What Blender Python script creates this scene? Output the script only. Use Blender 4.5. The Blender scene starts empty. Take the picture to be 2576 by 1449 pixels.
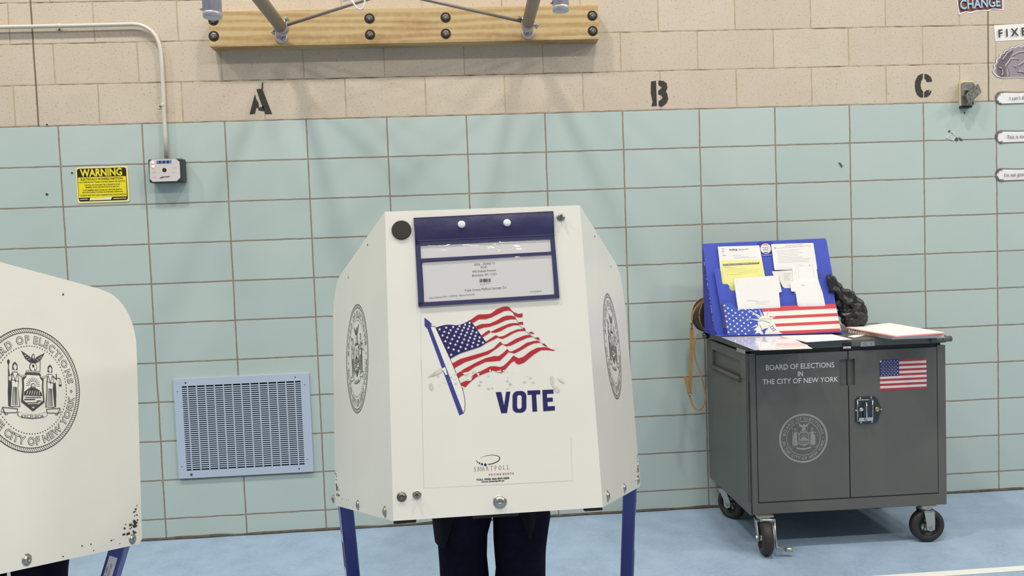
import bpy, bmesh, math, random
from math import sin, cos, pi, radians, tan
from mathutils import Vector, Matrix, noise
from mathutils.geometry import tessellate_polygon

S = bpy.context.scene
COL = S.collection
random.seed(7)

# ------------------------------------------------------------------ camera
FPX, IW, IH = 2000.0, 2576, 1449
CAM = Vector((1.97145, -4.13364, 1.42679))
YAW, PITCH, ROLL = 0.0636342, -0.0492971, -0.0371647
_f = Vector((sin(YAW)*cos(PITCH), cos(YAW)*cos(PITCH), sin(PITCH)))
_r0 = Vector((cos(YAW), -sin(YAW), 0)); _u0 = _r0.cross(_f)
RT = cos(ROLL)*_r0 + sin(ROLL)*_u0
UP = -sin(ROLL)*_r0 + cos(ROLL)*_u0
cd = bpy.data.cameras.new('camera'); cd.sensor_width = 36; cd.lens = 36*FPX/IW
cd.clip_start = .05; cd.clip_end = 100
co = bpy.data.objects.new('camera', cd); COL.objects.link(co)
m = Matrix.Identity(4)
for i in range(3):
    m[i][0], m[i][1], m[i][2], m[i][3] = RT[i], UP[i], -_f[i], CAM[i]
co.matrix_world = m
S.camera = co

# ------------------------------------------------------------------ light
S.view_settings.view_transform = 'Standard'; S.view_settings.look = 'None'
S.view_settings.gamma = 1; S.view_settings.exposure = -0.38
S.view_settings.use_curve_mapping = False
wd = bpy.data.worlds.new('gym_air'); S.world = wd; wd.use_nodes = True
bg = wd.node_tree.nodes['Background']
bg.inputs[0].default_value = (.95, .97, 1, 1); bg.inputs[1].default_value = .42
def lamp(x, y, z, w, e, c=(1, .95, .87)):
    l = bpy.data.lights.new('ceiling_or_fill_lamp', 'AREA'); l.shape = 'RECTANGLE'
    l.size = w; l.size_y = .35; l.energy = e; l.color = c
    o = bpy.data.objects.new('ceiling_or_fill_lamp', l); COL.objects.link(o); o.location = (x, y, z)
    return o
def fill_lamp(x, y, z, e, aim):
    o = lamp(x, y, z, 1.2, e); o.rotation_euler = (Vector((x, y, z))-Vector(aim)).to_track_quat('Z', 'Y').to_euler()
fill_lamp(8.6, -2.6, 4.6, 90, (2, -2, 1))  # added unseen fill from the right, brightens the booth's right wing; no real fixture
for x, e in ((-2.6, 140), (0.4, 190), (3.3, 155), (6.6, 70)):
    lamp(x, -2.4, 6.6, .45, e)
for x, e in ((-1.2, 110), (2.3, 90), (5.8, 120), (8.2, 150)):
    lamp(x, -5.6, 6.4, .7, e)

# ------------------------------------------------------------------ geometry helpers
def ray(px, py):
    return _f + RT*((px-IW/2)/FPX) - UP*((py-IH/2)/FPX)
def at_y(px, py, y):
    d = ray(px, py); return CAM + d*((y-CAM.y)/d.y)
def at_z(px, py, z):
    d = ray(px, py); return CAM + d*((z-CAM.z)/d.z)
class Plane:
    """a real plane in the room: origin, across, up, outward normal"""
    def __init__(s, o, a, b):
        s.o = Vector(o); s.a = Vector(a).normalized(); s.b = Vector(b).normalized(); s.n = s.a.cross(s.b).normalized()
    def P(s, a, b, h=0): return s.o + s.a*a + s.b*b + s.n*h
    def ab(s, px, py, h=0):
        d = ray(px, py); o = s.o + s.n*h
        p = CAM + d*((o-CAM).dot(s.n)/d.dot(s.n)) - s.o
        return (p.dot(s.a), p.dot(s.b))
    def pts(s, lst, h=0): return [s.ab(x, y, h) for x, y in lst]
WALL = Plane((0, 0, 0), (1, 0, 0), (0, 0, 1))      # normal -y

class MB:
    def __init__(s): s.v = []; s.f = []; s.m = []; s.mats = []; s.sm = []
    def mi(s, mat):
        if mat not in s.mats: s.mats.append(mat)
        return s.mats.index(mat)
    def add(s, vs, fs, mat, smooth=False):
        b = len(s.v); s.v += [tuple(v) for v in vs]; k = s.mi(mat)
        for f in fs: s.f.append([i+b for i in f]); s.m.append(k); s.sm.append(smooth)
    def box(s, lo, hi, mat, M=None, bev=0):
        x0, y0, z0 = lo; x1, y1, z1 = hi
        if bev:
            bm = bmesh.new(); bmesh.ops.create_cube(bm, size=1)
            for v in bm.verts:
                v.co = Vector(((x0+x1)/2+v.co.x*(x1-x0), (y0+y1)/2+v.co.y*(y1-y0), (z0+z1)/2+v.co.z*(z1-z0)))
            bmesh.ops.bevel(bm, geom=list(bm.edges), offset=bev, segments=2, profile=.5, affect='EDGES')
            s.bm(bm, mat, M); return
        vs = [Vector(p) for p in ((x0,y0,z0),(x1,y0,z0),(x1,y1,z0),(x0,y1,z0),(x0,y0,z1),(x1,y0,z1),(x1,y1,z1),(x0,y1,z1))]
        if M: vs = [M @ v for v in vs]
        s.add(vs, [(0,3,2,1),(4,5,6,7),(0,1,5,4),(1,2,6,5),(2,3,7,6),(3,0,4,7)], mat)
    def bm(s, bm, mat, M=None, smooth=False):
        bm.verts.ensure_lookup_table(); bm.verts.index_update()
        vs = [(M @ v.co) if M else v.co.copy() for v in bm.verts]
        s.add(vs, [[v.index for v in f.verts] for f in bm.faces], mat, smooth); bm.free()
    def rings(s, rings, mat, cap=True, smooth=True, closed=False):
        n = len(rings[0]); vs = [p for r in rings for p in r]; fs = []
        R = len(rings)
        for i in range(R if closed else R-1):
            for j in range(n):
                a, b = i*n+j, i*n+(j+1) % n; c, d = ((i+1) % R)*n+(j+1) % n, ((i+1) % R)*n+j
                fs.append((a, b, c, d))
        s.add(vs, fs, mat, smooth)
        if cap and not closed:
            b = len(s.v)-len(vs); k = s.mi(mat)
            s.f.append([b+j for j in range(n)][::-1]); s.m.append(k); s.sm.append(False)
            s.f.append([b+(R-1)*n+j for j in range(n)]); s.m.append(k); s.sm.append(False)
    def tube(s, pts, r, mat, n=12, cap=True, flat=None):
        pts = [Vector(p) for p in pts]; rs = []
        if not isinstance(r, (list, tuple)): r = [r]*len(pts)
        ref = None
        for i, p in enumerate(pts):
            d = (pts[min(i+1, len(pts)-1)]-pts[max(i-1, 0)]).normalized()
            if ref is None:
                ref = d.orthogonal().normalized() if not flat else (Vector(flat)-d*Vector(flat).dot(d)).normalized()
            else:
                ref = (ref-d*ref.dot(d)).normalized()
            q = d.cross(ref)
            if flat: rs.append([p+ref*x+q*y for x, y in ((r[i], .35*r[i]*.5), (-r[i], .35*r[i]*.5), (-r[i], -.35*r[i]*.5), (r[i], -.35*r[i]*.5))])
            else: rs.append([p+ref*(r[i]*cos(2*pi*j/n))+q*(r[i]*sin(2*pi*j/n)) for j in range(n)])
        s.rings(rs, mat, cap, smooth=not flat)
    def lathe(s, o, ax, prof, mat, n=24, smooth=True, closed=False):
        o = Vector(o); ax = Vector(ax).normalized(); a = ax.orthogonal().normalized(); b = ax.cross(a)
        s.rings([[o+ax*h+a*(max(r, 1e-5)*cos(2*pi*j/n))+b*(max(r, 1e-5)*sin(2*pi*j/n)) for j in range(n)] for h, r in prof], mat, not closed, smooth, closed)
    def prism(s, pl, pts, h0, h1, mat, back=None):
        n = len(pts)
        ar = sum(pts[i][0]*pts[(i+1) % n][1]-pts[(i+1) % n][0]*pts[i][1] for i in range(n))
        if ar < 0: pts = pts[::-1]
        tri = tessellate_polygon([[Vector((a, b, 0)) for a, b in pts]])
        lo = [pl.P(a, b, h0) for a, b in pts]; hi = [pl.P(a, b, h1) for a, b in pts]
        t2 = []
        for t in tri:
            (x0,y0),(x1,y1),(x2,y2) = [pts[i] for i in t]
            t2.append(t if (x1-x0)*(y2-y0)-(x2-x0)*(y1-y0) > 0 else t[::-1])
        s.add(hi, t2, mat); s.add(lo, [t[::-1] for t in t2], back or mat)
        s.add(lo+hi, [(i, (i+1) % n, n+(i+1) % n, n+i) for i in range(n)], mat)
    # flat ink on a plane
    def poly(s, pl, pts, mat, h=.0004):
        if len(pts) < 3: return
        n = len(pts)
        tri = tessellate_polygon([[Vector((a, b, 0)) for a, b in pts]])
        t2 = []
        for t in tri:
            (x0,y0),(x1,y1),(x2,y2) = [pts[i] for i in t]
            t2.append(t if (x1-x0)*(y2-y0)-(x2-x0)*(y1-y0) > 0 else t[::-1])
        s.add([pl.P(a, b, h) for a, b in pts], t2, mat)
    def rect(s, pl, a0, b0, a1, b1, mat, h=.0004):
        s.poly(pl, [(a0,b0),(a1,b0),(a1,b1),(a0,b1)], mat, h)
    def disc(s, pl, c, r, mat, h=.0004, n=28, r2=None):
        s.poly(pl, [(c[0]+r*cos(2*pi*i/n), c[1]+(r2 or r)*sin(2*pi*i/n)) for i in range(n)], mat, h)
    def ring(s, pl, c, r0, r1, mat, h=.0004, n=96):
        vs = []; fs = []
        for i in range(n):
            t = 2*pi*i/n
            vs += [pl.P(c[0]+r0*cos(t), c[1]+r0*sin(t), h), pl.P(c[0]+r1*cos(t), c[1]+r1*sin(t), h)]
            j = (i+1) % n; fs.append((2*i, 2*i+1, 2*j+1, 2*j))
        s.add(vs, fs, mat)
    def line(s, pl, pts, w, mat, h=.0004):
        n = len(pts)
        if not isinstance(w, (list, tuple)): w = [w]*n
        vs = []
        for i in range(n):
            p0 = pts[max(i-1, 0)]; p1 = pts[min(i+1, n-1)]
            dx, dy = p1[0]-p0[0], p1[1]-p0[1]; L = math.hypot(dx, dy) or 1
            nx, ny = -dy/L*w[i]/2, dx/L*w[i]/2
            vs += [pl.P(pts[i][0]-nx, pts[i][1]-ny, h), pl.P(pts[i][0]+nx, pts[i][1]+ny, h)]
        s.add(vs, [(2*i, 2*i+2, 2*i+3, 2*i+1) for i in range(n-1)], mat)
    def star(s, pl, c, r, mat, h=.0008, rot=0):
        s.poly(pl, [(c[0]+(r if k % 2 == 0 else r*.42)*sin(rot+pi*k/5), c[1]+(r if k % 2 == 0 else r*.42)*cos(rot+pi*k/5)) for k in range(10)], mat, h)
    def text(s, pl, txt, c, size, mat, h=.0004, align='c', ang=0, off=0, xs=1, sp=0, width=None):
        """one line of lettering; size is the cap height"""
        k = size/.73
        adv = [glyph(ch, off)[2]+sp for ch in txt]
        W = sum(adv)-sp
        if width: xs = width/(W*k)
        x = {'c': -W/2, 'l': 0, 'r': -W}[align]
        ca, sa = cos(ang), sin(ang)
        for ch, a in zip(txt, adv):
            vs, fs, _ = glyph(ch, off)
            if vs:
                out = []
                for vx, vy in vs:
                    X, Y = (x+vx)*k*xs, vy*k
                    out.append(pl.P(c[0]+X*ca-Y*sa, c[1]+X*sa+Y*ca, h))
                s.add(out, fs, mat)
            x += a
    def arctext(s, pl, txt, c, r, a0, a1, size, mat, h, off=0, inward=False, xs=1):
        k = size/.73
        adv = [glyph(ch, 0)[2]*xs for ch in txt]; W = sum(adv)
        pos = 0
        for ch, a in zip(txt, adv):
            t = a0+(a1-a0)*((pos+a/2)/W); pos += a
            vs, fs, _ = glyph(ch, off)
            if not vs: continue
            w0 = glyph(ch, 0)[2]/2
            rot = t-pi/2 if not inward else t+pi/2
            ca, sa = cos(rot), sin(rot); out = []
            for vx, vy in vs:
                X, Y = (vx-w0)*k*xs, (vy-.365)*k
                out.append(pl.P(c[0]+r*cos(t)+X*ca-Y*sa, c[1]+r*sin(t)+X*sa+Y*ca, h))
            s.add(out, fs, mat)
    def build(s, name, parent=None, loc=None):
        me = bpy.data.meshes.new(name)
        o = bpy.data.objects.new(name, me); COL.objects.link(o)
        v = s.v
        if loc is not None: o.location = loc; v = [Vector(p)-Vector(loc) for p in v]
        if parent is not None:
            M = root_matrix(parent).inverted(); v = [M @ Vector(p) for p in v]; o.parent = parent
        me.from_pydata([tuple(p) for p in v], [], s.f)
        for mt in s.mats: me.materials.append(mt)
        me.polygons.foreach_set('material_index', s.m); me.polygons.foreach_set('use_smooth', s.sm)
        me.update()
        return o
def root_matrix(o):
    M = Matrix.LocRotScale(o.location, o.rotation_euler, o.scale)
    return root_matrix(o.parent) @ M if o.parent else M

_gl = {}
def glyph(ch, off=0):
    k = (ch, off)
    if k in _gl: return _gl[k]
    def mesh(t, o):
        cu = bpy.data.curves.new('t', 'FONT'); cu.body = t; cu.size = 1; cu.resolution_u = 3; cu.offset = o
        ob = bpy.data.objects.new('t', cu); COL.objects.link(ob)
        dg = bpy.context.evaluated_depsgraph_get(); me = bpy.data.meshes.new_from_object(ob.evaluated_get(dg))
        vs = [(v.co.x, v.co.y) for v in me.vertices]; fs = []
        for p in me.polygons:
            f = list(p.vertices); a = sum(vs[f[i]][0]*vs[f[(i+1) % len(f)]][1]-vs[f[(i+1) % len(f)]][0]*vs[f[i]][1] for i in range(len(f)))
            fs.append(f if a > 0 else f[::-1])
        bpy.data.objects.remove(ob); bpy.data.meshes.remove(me); bpy.data.curves.remove(cu)
        return vs, fs
    def wid(t):
        v = mesh(t, 0)[0]; return max(x for x, y in v)-min(x for x, y in v)
    if 'HH' not in _gl: _gl['HH'] = wid('HH')
    adv = wid('H'+ch+'H')-_gl['HH']
    vs, fs = mesh(ch, off) if ch != ' ' else ([], [])
    _gl[k] = (vs, fs, adv)
    return _gl[k]

# ------------------------------------------------------------------ tagging
def tag(o, label, cat, group=None):
    o['label'] = label; o['category'] = cat
    if group: o['group'] = group
    return o
def thing(name, label, cat, loc, rz=0, group=None):
    o = bpy.data.objects.new(name, None); COL.objects.link(o); o.empty_display_size = .1
    o.location = loc; o.rotation_euler = (0, 0, rz)
    return tag(o, label, cat, group)
def struct(o): o['kind'] = 'structure'; return o

# ------------------------------------------------------------------ materials
def lin(c): return tuple(((x/255+.055)/1.055)**2.4 if x > 10 else x/255/12.92 for x in c)
def mat(name, rgb, rough=.5, metal=0, spec=.5, var=0, vs=20, bump=0, bs=200, coat=0, emit=None):
    M = bpy.data.materials.new(name); M.use_nodes = True; nt = M.node_tree; b = nt.nodes['Principled BSDF']
    c = lin(rgb)
    b.inputs['Base Color'].default_value = (*c, 1); b.inputs['Roughness'].default_value = rough
    b.inputs['Metallic'].default_value = metal; b.inputs['Specular IOR Level'].default_value = spec
    if coat: b.inputs['Coat Weight'].default_value = coat; b.inputs['Coat Roughness'].default_value = .06
    if emit: b.inputs['Emission Color'].default_value = (*lin(emit[0]), 1); b.inputs['Emission Strength'].default_value = emit[1]
    tc = nt.nodes.new('ShaderNodeTexCoord')
    if var:
        n = nt.nodes.new('ShaderNodeTexNoise'); n.inputs['Scale'].default_value = vs; n.inputs['Detail'].default_value = 5
        nt.links.new(tc.outputs['Object'], n.inputs['Vector'])
        r = nt.nodes.new('ShaderNodeMapRange'); r.inputs['From Min'].default_value = .3; r.inputs['From Max'].default_value = .7
        r.inputs['To Min'].default_value = 1-var; r.inputs['To Max'].default_value = 1+var
        nt.links.new(n.outputs[0], r.inputs['Value'])
        mx = nt.nodes.new('ShaderNodeVectorMath'); mx.operation = 'SCALE'; mx.inputs[0].default_value = c
        nt.links.new(r.outputs[0], mx.inputs['Scale']); nt.links.new(mx.outputs[0], b.inputs['Base Color'])
    if bump:
        n = nt.nodes.new('ShaderNodeTexNoise'); n.inputs['Scale'].default_value = bs; n.inputs['Detail'].default_value = 4
        nt.links.new(tc.outputs['Object'], n.inputs['Vector'])
        bp = nt.nodes.new('ShaderNodeBump'); bp.inputs['Strength'].default_value = bump; bp.inputs['Distance'].default_value = .004
        nt.links.new(n.outputs[0], bp.inputs['Height']); nt.links.new(bp.outputs[0], b.inputs['Normal'])
    return M
class NT:
    def __init__(s, M): s.t = M.node_tree
    def n(s, ty, **k):
        o = s.t.nodes.new(ty)
        for a, v in k.items(): setattr(o, a, v)
        return o
    def setin(s, o, i, v):
        if hasattr(v, 'is_output') or isinstance(v, bpy.types.NodeSocket): s.t.links.new(v, o.inputs[i])
        else: o.inputs[i].default_value = v
    def m(s, op, a, b=0, c=None):
        o = s.n('ShaderNodeMath', operation=op); s.setin(o, 0, a); s.setin(o, 1, b)
        if c is not None: s.setin(o, 2, c)
        return o.outputs[0]
    def mix(s, f, a, b):
        o = s.n('ShaderNodeMix', data_type='RGBA'); s.setin(o, 0, f); s.setin(o, 6, a); s.setin(o, 7, b); return o.outputs[2]
    def noise(s, vec, scale, detail=4, rough=.5):
        o = s.n('ShaderNodeTexNoise'); s.t.links.new(vec, o.inputs['Vector']); o.inputs['Scale'].default_value = scale
        o.inputs['Detail'].default_value = detail; o.inputs['Roughness'].default_value = rough; return o.outputs[0]
    def ramp(s, v, a, b, lo=0, hi=1):
        o = s.n('ShaderNodeMapRange'); s.setin(o, 0, v); o.inputs[1].default_value = a; o.inputs[2].default_value = b
        o.inputs[3].default_value = lo; o.inputs[4].default_value = hi; return o.outputs[0]

TW, TH, TT = .4064, .2016, 2.122     # tile pitch across, pitch up, height of the tile dado
def wall_mat():
    M = bpy.data.materials.new('tile_and_block'); M.use_nodes = True; k = NT(M); b = M.node_tree.nodes['Principled BSDF']
    tc = k.n('ShaderNodeTexCoord').outputs['Object']; sx = k.n('ShaderNodeSeparateXYZ'); k.t.links.new(tc, sx.inputs[0])
    X, Z = sx.outputs[0], sx.outputs[2]
    wob = k.noise(tc, 9, 3); X2 = k.m('ADD', X, k.m('MULTIPLY', k.m('SUBTRACT', wob, .5), .006)); Z2 = k.m('ADD', Z, k.m('MULTIPLY', k.m('SUBTRACT', k.noise(tc, 11, 3), .5), .006))
    istile = k.m('LESS_THAN', Z, TT)
    rowf = k.m('DIVIDE', k.m('SUBTRACT', Z2, TT), TH); row = k.m('FLOOR', rowf)
    odd = k.m('MULTIPLY', k.m('SUBTRACT', 1, k.m('ABSOLUTE', k.m('MODULO', row, 2))), .5)
    sh = k.m('MULTIPLY', odd, k.m('SUBTRACT', 1, istile))
    colf = k.m('ADD', k.m('DIVIDE', X2, TW), sh); col = k.m('FLOOR', colf)
    fx = k.m('MULTIPLY', k.m('ABSOLUTE', k.m('SUBTRACT', k.m('SUBTRACT', colf, col), k.m('ROUND', k.m('SUBTRACT', colf, col)))), TW)
    fz = k.m('MULTIPLY', k.m('ABSOLUTE', k.m('SUBTRACT', k.m('SUBTRACT', rowf, row), k.m('ROUND', k.m('SUBTRACT', rowf, row)))), TH)
    d = k.m('MINIMUM', fx, fz)
    # movement joints in the block work
    cj = k.m('MINIMUM', k.m('ABSOLUTE', k.m('ADD', X2, .093)), k.m('ABSOLUTE', k.m('SUBTRACT', X2, 4.834)))
    isjoint = k.m('MULTIPLY', k.m('LESS_THAN', cj, .0042), k.m('SUBTRACT', 1, istile))
    gt = k.m('LESS_THAN', d, .0038); gb = k.m('LESS_THAN', d, .0034)
    wn = k.n('ShaderNodeTexWhiteNoise', noise_dimensions='2D'); cb = k.n('ShaderNodeCombineXYZ')
    k.t.links.new(col, cb.inputs[0]); k.t.links.new(row, cb.inputs[1]); k.t.links.new(cb.outputs[0], wn.inputs['Vector'])
    rnd = wn.outputs[0]
    # tile
    tcol = k.mix(rnd, (*lin((182, 197, 192)), 1), (*lin((188, 202, 196)), 1))
    tcol = k.mix(k.ramp(k.noise(tc, 3, 4), .35, .7, 0, .35), tcol, (*lin((176, 193, 187)), 1))
    grime = k.noise(tc, 30, 4)
    gcol = k.mix(grime, (*lin((116, 106, 94)), 1), (*lin((164, 152, 138)), 1))
    tile = k.mix(gt, tcol, gcol)
    # block
    bc = k.mix(rnd, (*lin((201, 187, 169)), 1), (*lin((206, 193, 174)), 1))
    bc = k.mix(k.ramp(k.noise(tc, 5, 5, .6), .35, .7, 0, .5), bc, (*lin((194, 180, 158)), 1))
    st = k.n('ShaderNodeMapping'); st.inputs['Scale'].default_value = (1, 1, 1.6); k.t.links.new(tc, st.inputs['Vector'])
    pits = k.ramp(k.noise(st.outputs[0], 95, 3, .62), .585, .70, 0, .7)
    lightp = k.ramp(k.noise(tc, 160, 2), .6, .75, 0, .5)
    bc = k.mix(lightp, bc, (*lin((226, 214, 190)), 1))
    bc = k.mix(pits, bc, (*lin((120, 104, 84)), 1))
    jn = k.ramp(k.noise(tc, 14, 4), .38, .66)
    jc = k.mix(k.m('MULTIPLY', jn, k.m('ADD', .35, k.m('MULTIPLY', .65, k.m('LESS_THAN', fz, fx)))), (*lin((186, 170, 142)), 1), (*lin((118, 102, 80)), 1))
    block = k.mix(gb, bc, jc)
    block = k.mix(k.m('MULTIPLY', isjoint, .85), block, (*lin((96, 80, 62)), 1))
    k.t.links.new(k.mix(istile, block, tile), b.inputs['Base Color'])
    rt = k.m('ADD', k.m('MULTIPLY', gt, .5), .22)
    k.t.links.new(k.m('ADD', k.m('MULTIPLY', istile, rt), k.m('MULTIPLY', k.m('SUBTRACT', 1, istile), .85)), b.inputs['Roughness'])
    b.inputs['Specular IOR Level'].default_value = .35
    # relief
    rel = k.ramp(d, .002, .006, 0, 1)
    hb = k.m('ADD', k.m('MULTIPLY', rel, .5), k.m('MULTIPLY', k.m('SUBTRACT', 1, istile), k.m('MULTIPLY', k.noise(tc, 120, 5, .65), .45)))
    hb = k.m('ADD', hb, k.m('MULTIPLY', istile, k.m('MULTIPLY', k.noise(tc, 6, 2), .25)))
    bp = k.n('ShaderNodeBump'); bp.inputs['Strength'].default_value = .5; bp.inputs['Distance'].default_value = .003
    k.t.links.new(hb, bp.inputs['Height']); k.t.links.new(bp.outputs[0], b.inputs['Normal'])
    return M
def floor_mat():
    M = bpy.data.materials.new('vinyl_floor'); M.use_nodes = True; k = NT(M); b = M.node_tree.nodes['Principled BSDF']
    tc = k.n('ShaderNodeTexCoord').outputs['Object']
    c = k.mix(k.ramp(k.noise(tc, 7, 6, .6), .3, .7), (*lin((134, 157, 181)), 1), (*lin((154, 175, 198)), 1))
    c = k.mix(k.ramp(k.noise(tc, 60, 4), .35, .7, 0, .35), c, (*lin((168, 187, 207)), 1))
    c = k.mix(k.ramp(k.noise(tc, 45, 2), .70, .74, 0, .5), c, (*lin((120, 138, 156)), 1))
    sx = k.n('ShaderNodeSeparateXYZ'); k.t.links.new(tc, sx.inputs[0])
    fr = k.m('FRACT', k.m('DIVIDE', sx.outputs[0], .92)); seam = k.m('LESS_THAN', k.m('ABSOLUTE', k.m('SUBTRACT', fr, .5)), .0016)
    c = k.mix(k.m('MULTIPLY', seam, .25), c, (*lin((130, 146, 160)), 1))
    k.t.links.new(c, b.inputs['Base Color'])
    k.t.links.new(k.ramp(k.noise(tc, 12, 4), .3, .7, .3, .42), b.inputs['Roughness'])
    b.inputs['Specular IOR Level'].default_value = .4
    bp = k.n('ShaderNodeBump'); bp.inputs['Strength'].default_value = .12; bp.inputs['Distance'].default_value = .002
    k.t.links.new(k.noise(tc, 180, 3), bp.inputs['Height']); k.t.links.new(bp.outputs[0], b.inputs['Normal'])
    return M
def wood_mat():
    M = bpy.data.materials.new('pine_timber'); M.use_nodes = True; k = NT(M); b = M.node_tree.nodes['Principled BSDF']
    tc = k.n('ShaderNodeTexCoord').outputs['Object']
    mp = k.n('ShaderNodeMapping'); mp.inputs['Scale'].default_value = (1.1, 6, 11); k.t.links.new(tc, mp.inputs['Vector'])
    w = k.n('ShaderNodeTexWave', wave_type='BANDS', bands_direction='Z'); k.t.links.new(mp.outputs[0], w.inputs['Vector'])
    w.inputs['Scale'].default_value = .9; w.inputs['Distortion'].default_value = 9; w.inputs['Detail'].default_value = 3; w.inputs['Detail Scale'].default_value = .8
    c = k.mix(k.ramp(w.outputs[1], .2, .9, 0, .75), (*lin((194, 170, 122)), 1), (*lin((168, 132, 82)), 1))
    c = k.mix(k.ramp(k.noise(mp.outputs[0], 1.6, 5), .5, .72, 0, .7), c, (*lin((150, 108, 62)), 1))
    c = k.mix(k.ramp(k.noise(tc, 40, 4), .4, .8, 0, .3), c, (*lin((214, 190, 142)), 1))
    k.t.links.new(c, b.inputs['Base Color']); b.inputs['Roughness'].default_value = .5
    return M
def film_mat():
    M = bpy.data.materials.new('clear_film'); M.use_nodes = True; k = NT(M); t = k.t
    for n in list(t.nodes): t.nodes.remove(n)
    out = k.n('ShaderNodeOutputMaterial'); tr = k.n('ShaderNodeBsdfTransparent'); gl = k.n('ShaderNodeBsdfGlossy'); mx = k.n('ShaderNodeMixShader')
    tr.inputs[0].default_value = (.96, .96, .97, 1)
    gl.inputs['Roughness'].default_value = .1
    tc = k.n('ShaderNodeTexCoord').outputs['Object']
    bp = k.n('ShaderNodeBump'); bp.inputs['Strength'].default_value = .35; bp.inputs['Distance'].default_value = .006
    t.links.new(k.noise(tc, 22, 2), bp.inputs['Height']); t.links.new(bp.outputs[0], gl.inputs['Normal']); mx.inputs[0].default_value = .07
    t.links.new(tr.outputs[0], mx.inputs[1]); t.links.new(gl.outputs[0], mx.inputs[2]); t.links.new(mx.outputs[0], out.inputs[0])
    return M

WHITE = mat('white_plastic', (232, 229, 218), .28, spec=.5, var=.02, vs=6, bump=.05, bs=14)
WHITE2 = mat('white_print', (236, 233, 224), .35)
INK = mat('black_print', (48, 46, 46), .4)
SEALINK = mat('seal_print', (70, 67, 66), .45)
BLUEINK = mat('blue_print', (41, 37, 96), .35)
POLEINK = mat('pole_print', (66, 66, 138), .35, var=.15, vs=5)
REDINK = mat('red_print', (182, 44, 54), .35)
MAROON = mat('maroon_print', (150, 84, 84), .4)
RESIDUE = mat('tape_residue', (208, 203, 189), .7, var=.15, vs=60)
RESIDUE2 = mat('tape_shine', (236, 234, 226), .2)
FILMLINE = mat('film_edge', (206, 202, 190), .4)
SCUFF = mat('scuff', (62, 58, 52), .7)
STEEL = mat('steel_bolt', (176, 174, 168), .3, 1, bump=.05, bs=300)
STEELD = mat('dark_steel', (120, 116, 110), .35, 1)
BLACK = mat('black_plastic', (34, 33, 32), .5)
FOAM = mat('black_foam', (46, 44, 42), .75)
NAVYV = mat('navy_vinyl', (44, 44, 84), .32, spec=.5, var=.12, vs=14, bump=.35, bs=18)
NAVYE = mat('navy_edge', (54, 54, 94), .4)
PAPER = mat('white_paper', (236, 234, 230), .6, bump=.03, bs=40)
PAPER2 = mat('grey_paper', (226, 223, 218), .6)
FILM = film_mat()
LEGBLUE = mat('blue_paint', (42, 50, 130), .25, var=.06, vs=12, coat=.3)
LEGLABEL = mat('leg_label', (208, 204, 206), .5)
GREEN = mat('green_print', (72, 132, 72), .5)
CART = mat('grey_enamel', (96, 97, 92), .36, spec=.4, var=.03, vs=8, bump=.06, bs=400)
CARTD = mat('grey_shadow_gap', (30, 30, 29), .6)
SILVER = mat('silver_print', (150, 152, 148), .4)
SILVER2 = mat('silver_print_bright', (222, 222, 220), .4)
RUBBER = mat('rubber_tyre', (44, 40, 38), .6, var=.1, vs=40)
ZINC = mat('zinc_plate', (186, 188, 182), .35, .85)
CHROME = mat('chrome', (214, 214, 212), .1, 1)
BLACKCH = mat('black_chrome', (22, 22, 28), .08, 0, spec=.9)
BOARD = mat('blue_card', (66, 84, 188), .42, var=.03, vs=10)
BOARDD = mat('dark_blue_print_and_shade', (44, 52, 160), .42)
KRAFT = mat('kraft_card', (140, 108, 76), .8)
YELLOWP = mat('yellow_paper', (236, 232, 150), .6)
GREYINK = mat('grey_print', (176, 174, 174), .6)
GREYINK2 = mat('grey_print_dark', (100, 98, 98), .6)
FLAGRED = mat('flag_red_card', (206, 74, 84), .45)
FLAGBLUE = mat('flag_blue_card', (62, 88, 182), .45)
FLAGR2 = mat('flag_red_vinyl', (178, 58, 72), .4)
FLAGB2 = mat('flag_blue_vinyl', (50, 50, 110), .4)
OFFW = mat('off_white_vinyl', (226, 220, 212), .4)
BAGP = mat('black_bag_plastic', (38, 37, 36), .3, spec=.5, bump=.25, bs=60)
LEATH = mat('brown_leather', (62, 50, 42), .45, var=.2, vs=60)
TAN = mat('tan_leather', (186, 140, 84), .5, var=.08, vs=30)
BRASS = mat('brass', (190, 170, 120), .3, 1)
PINK = mat('pink_folder', (226, 150, 142), .6)
COIL = mat('pale_coil', (226, 204, 188), .4)
YELLOW = mat('yellow_sign', (238, 222, 40), .4)
SIGNK = mat('sign_black', (40, 26, 16), .45)
PALEY = mat('pale_yellow', (240, 230, 150), .4)
PLATE = mat('face_plate', (214, 205, 202), .4)
BOXK = mat('box_charcoal', (56, 56, 60), .45)
LEDON = mat('lit_indicator', (255, 220, 210), .3, emit=((255, 190, 170), 1.2))
BLUEPANEL = mat('blue_label', (92, 128, 160), .4)
CONDUIT = mat('painted_conduit', (208, 204, 190), .4)
PIPE = mat('galvanised_pipe', (200, 192, 194), .36, .45, var=.06, vs=20)
PIPEB = mat('dull_pipe', (150, 140, 130), .5, .5, var=.06, vs=20)
VENT = mat('pale_blue_enamel', (184, 197, 214), .4, spec=.4)
VENTD = mat('vent_dark', (26, 34, 44), .9)
STENCIL = mat('stencil_paint', (52, 48, 44), .7, var=.25, vs=60)
OVERSPRAY = mat('overspray', (168, 154, 132), .9)
TIE = mat('white_nylon', (232, 230, 228), .35)
CLOTH = mat('navy_cloth', (20, 19, 34), .9, spec=.1, var=.2, vs=50, bump=.2, bs=60)
COAT_ = mat('black_coat', (17, 16, 19), .85, spec=.15, bump=.25, bs=40)
SKIN = mat('skin', (176, 130, 106), .5, var=.05, vs=20)
HAIR = mat('dark_hair', (40, 30, 24), .6, bump=.5, bs=90)
SHOE = mat('black_shoe', (28, 27, 27), .4)
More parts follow.
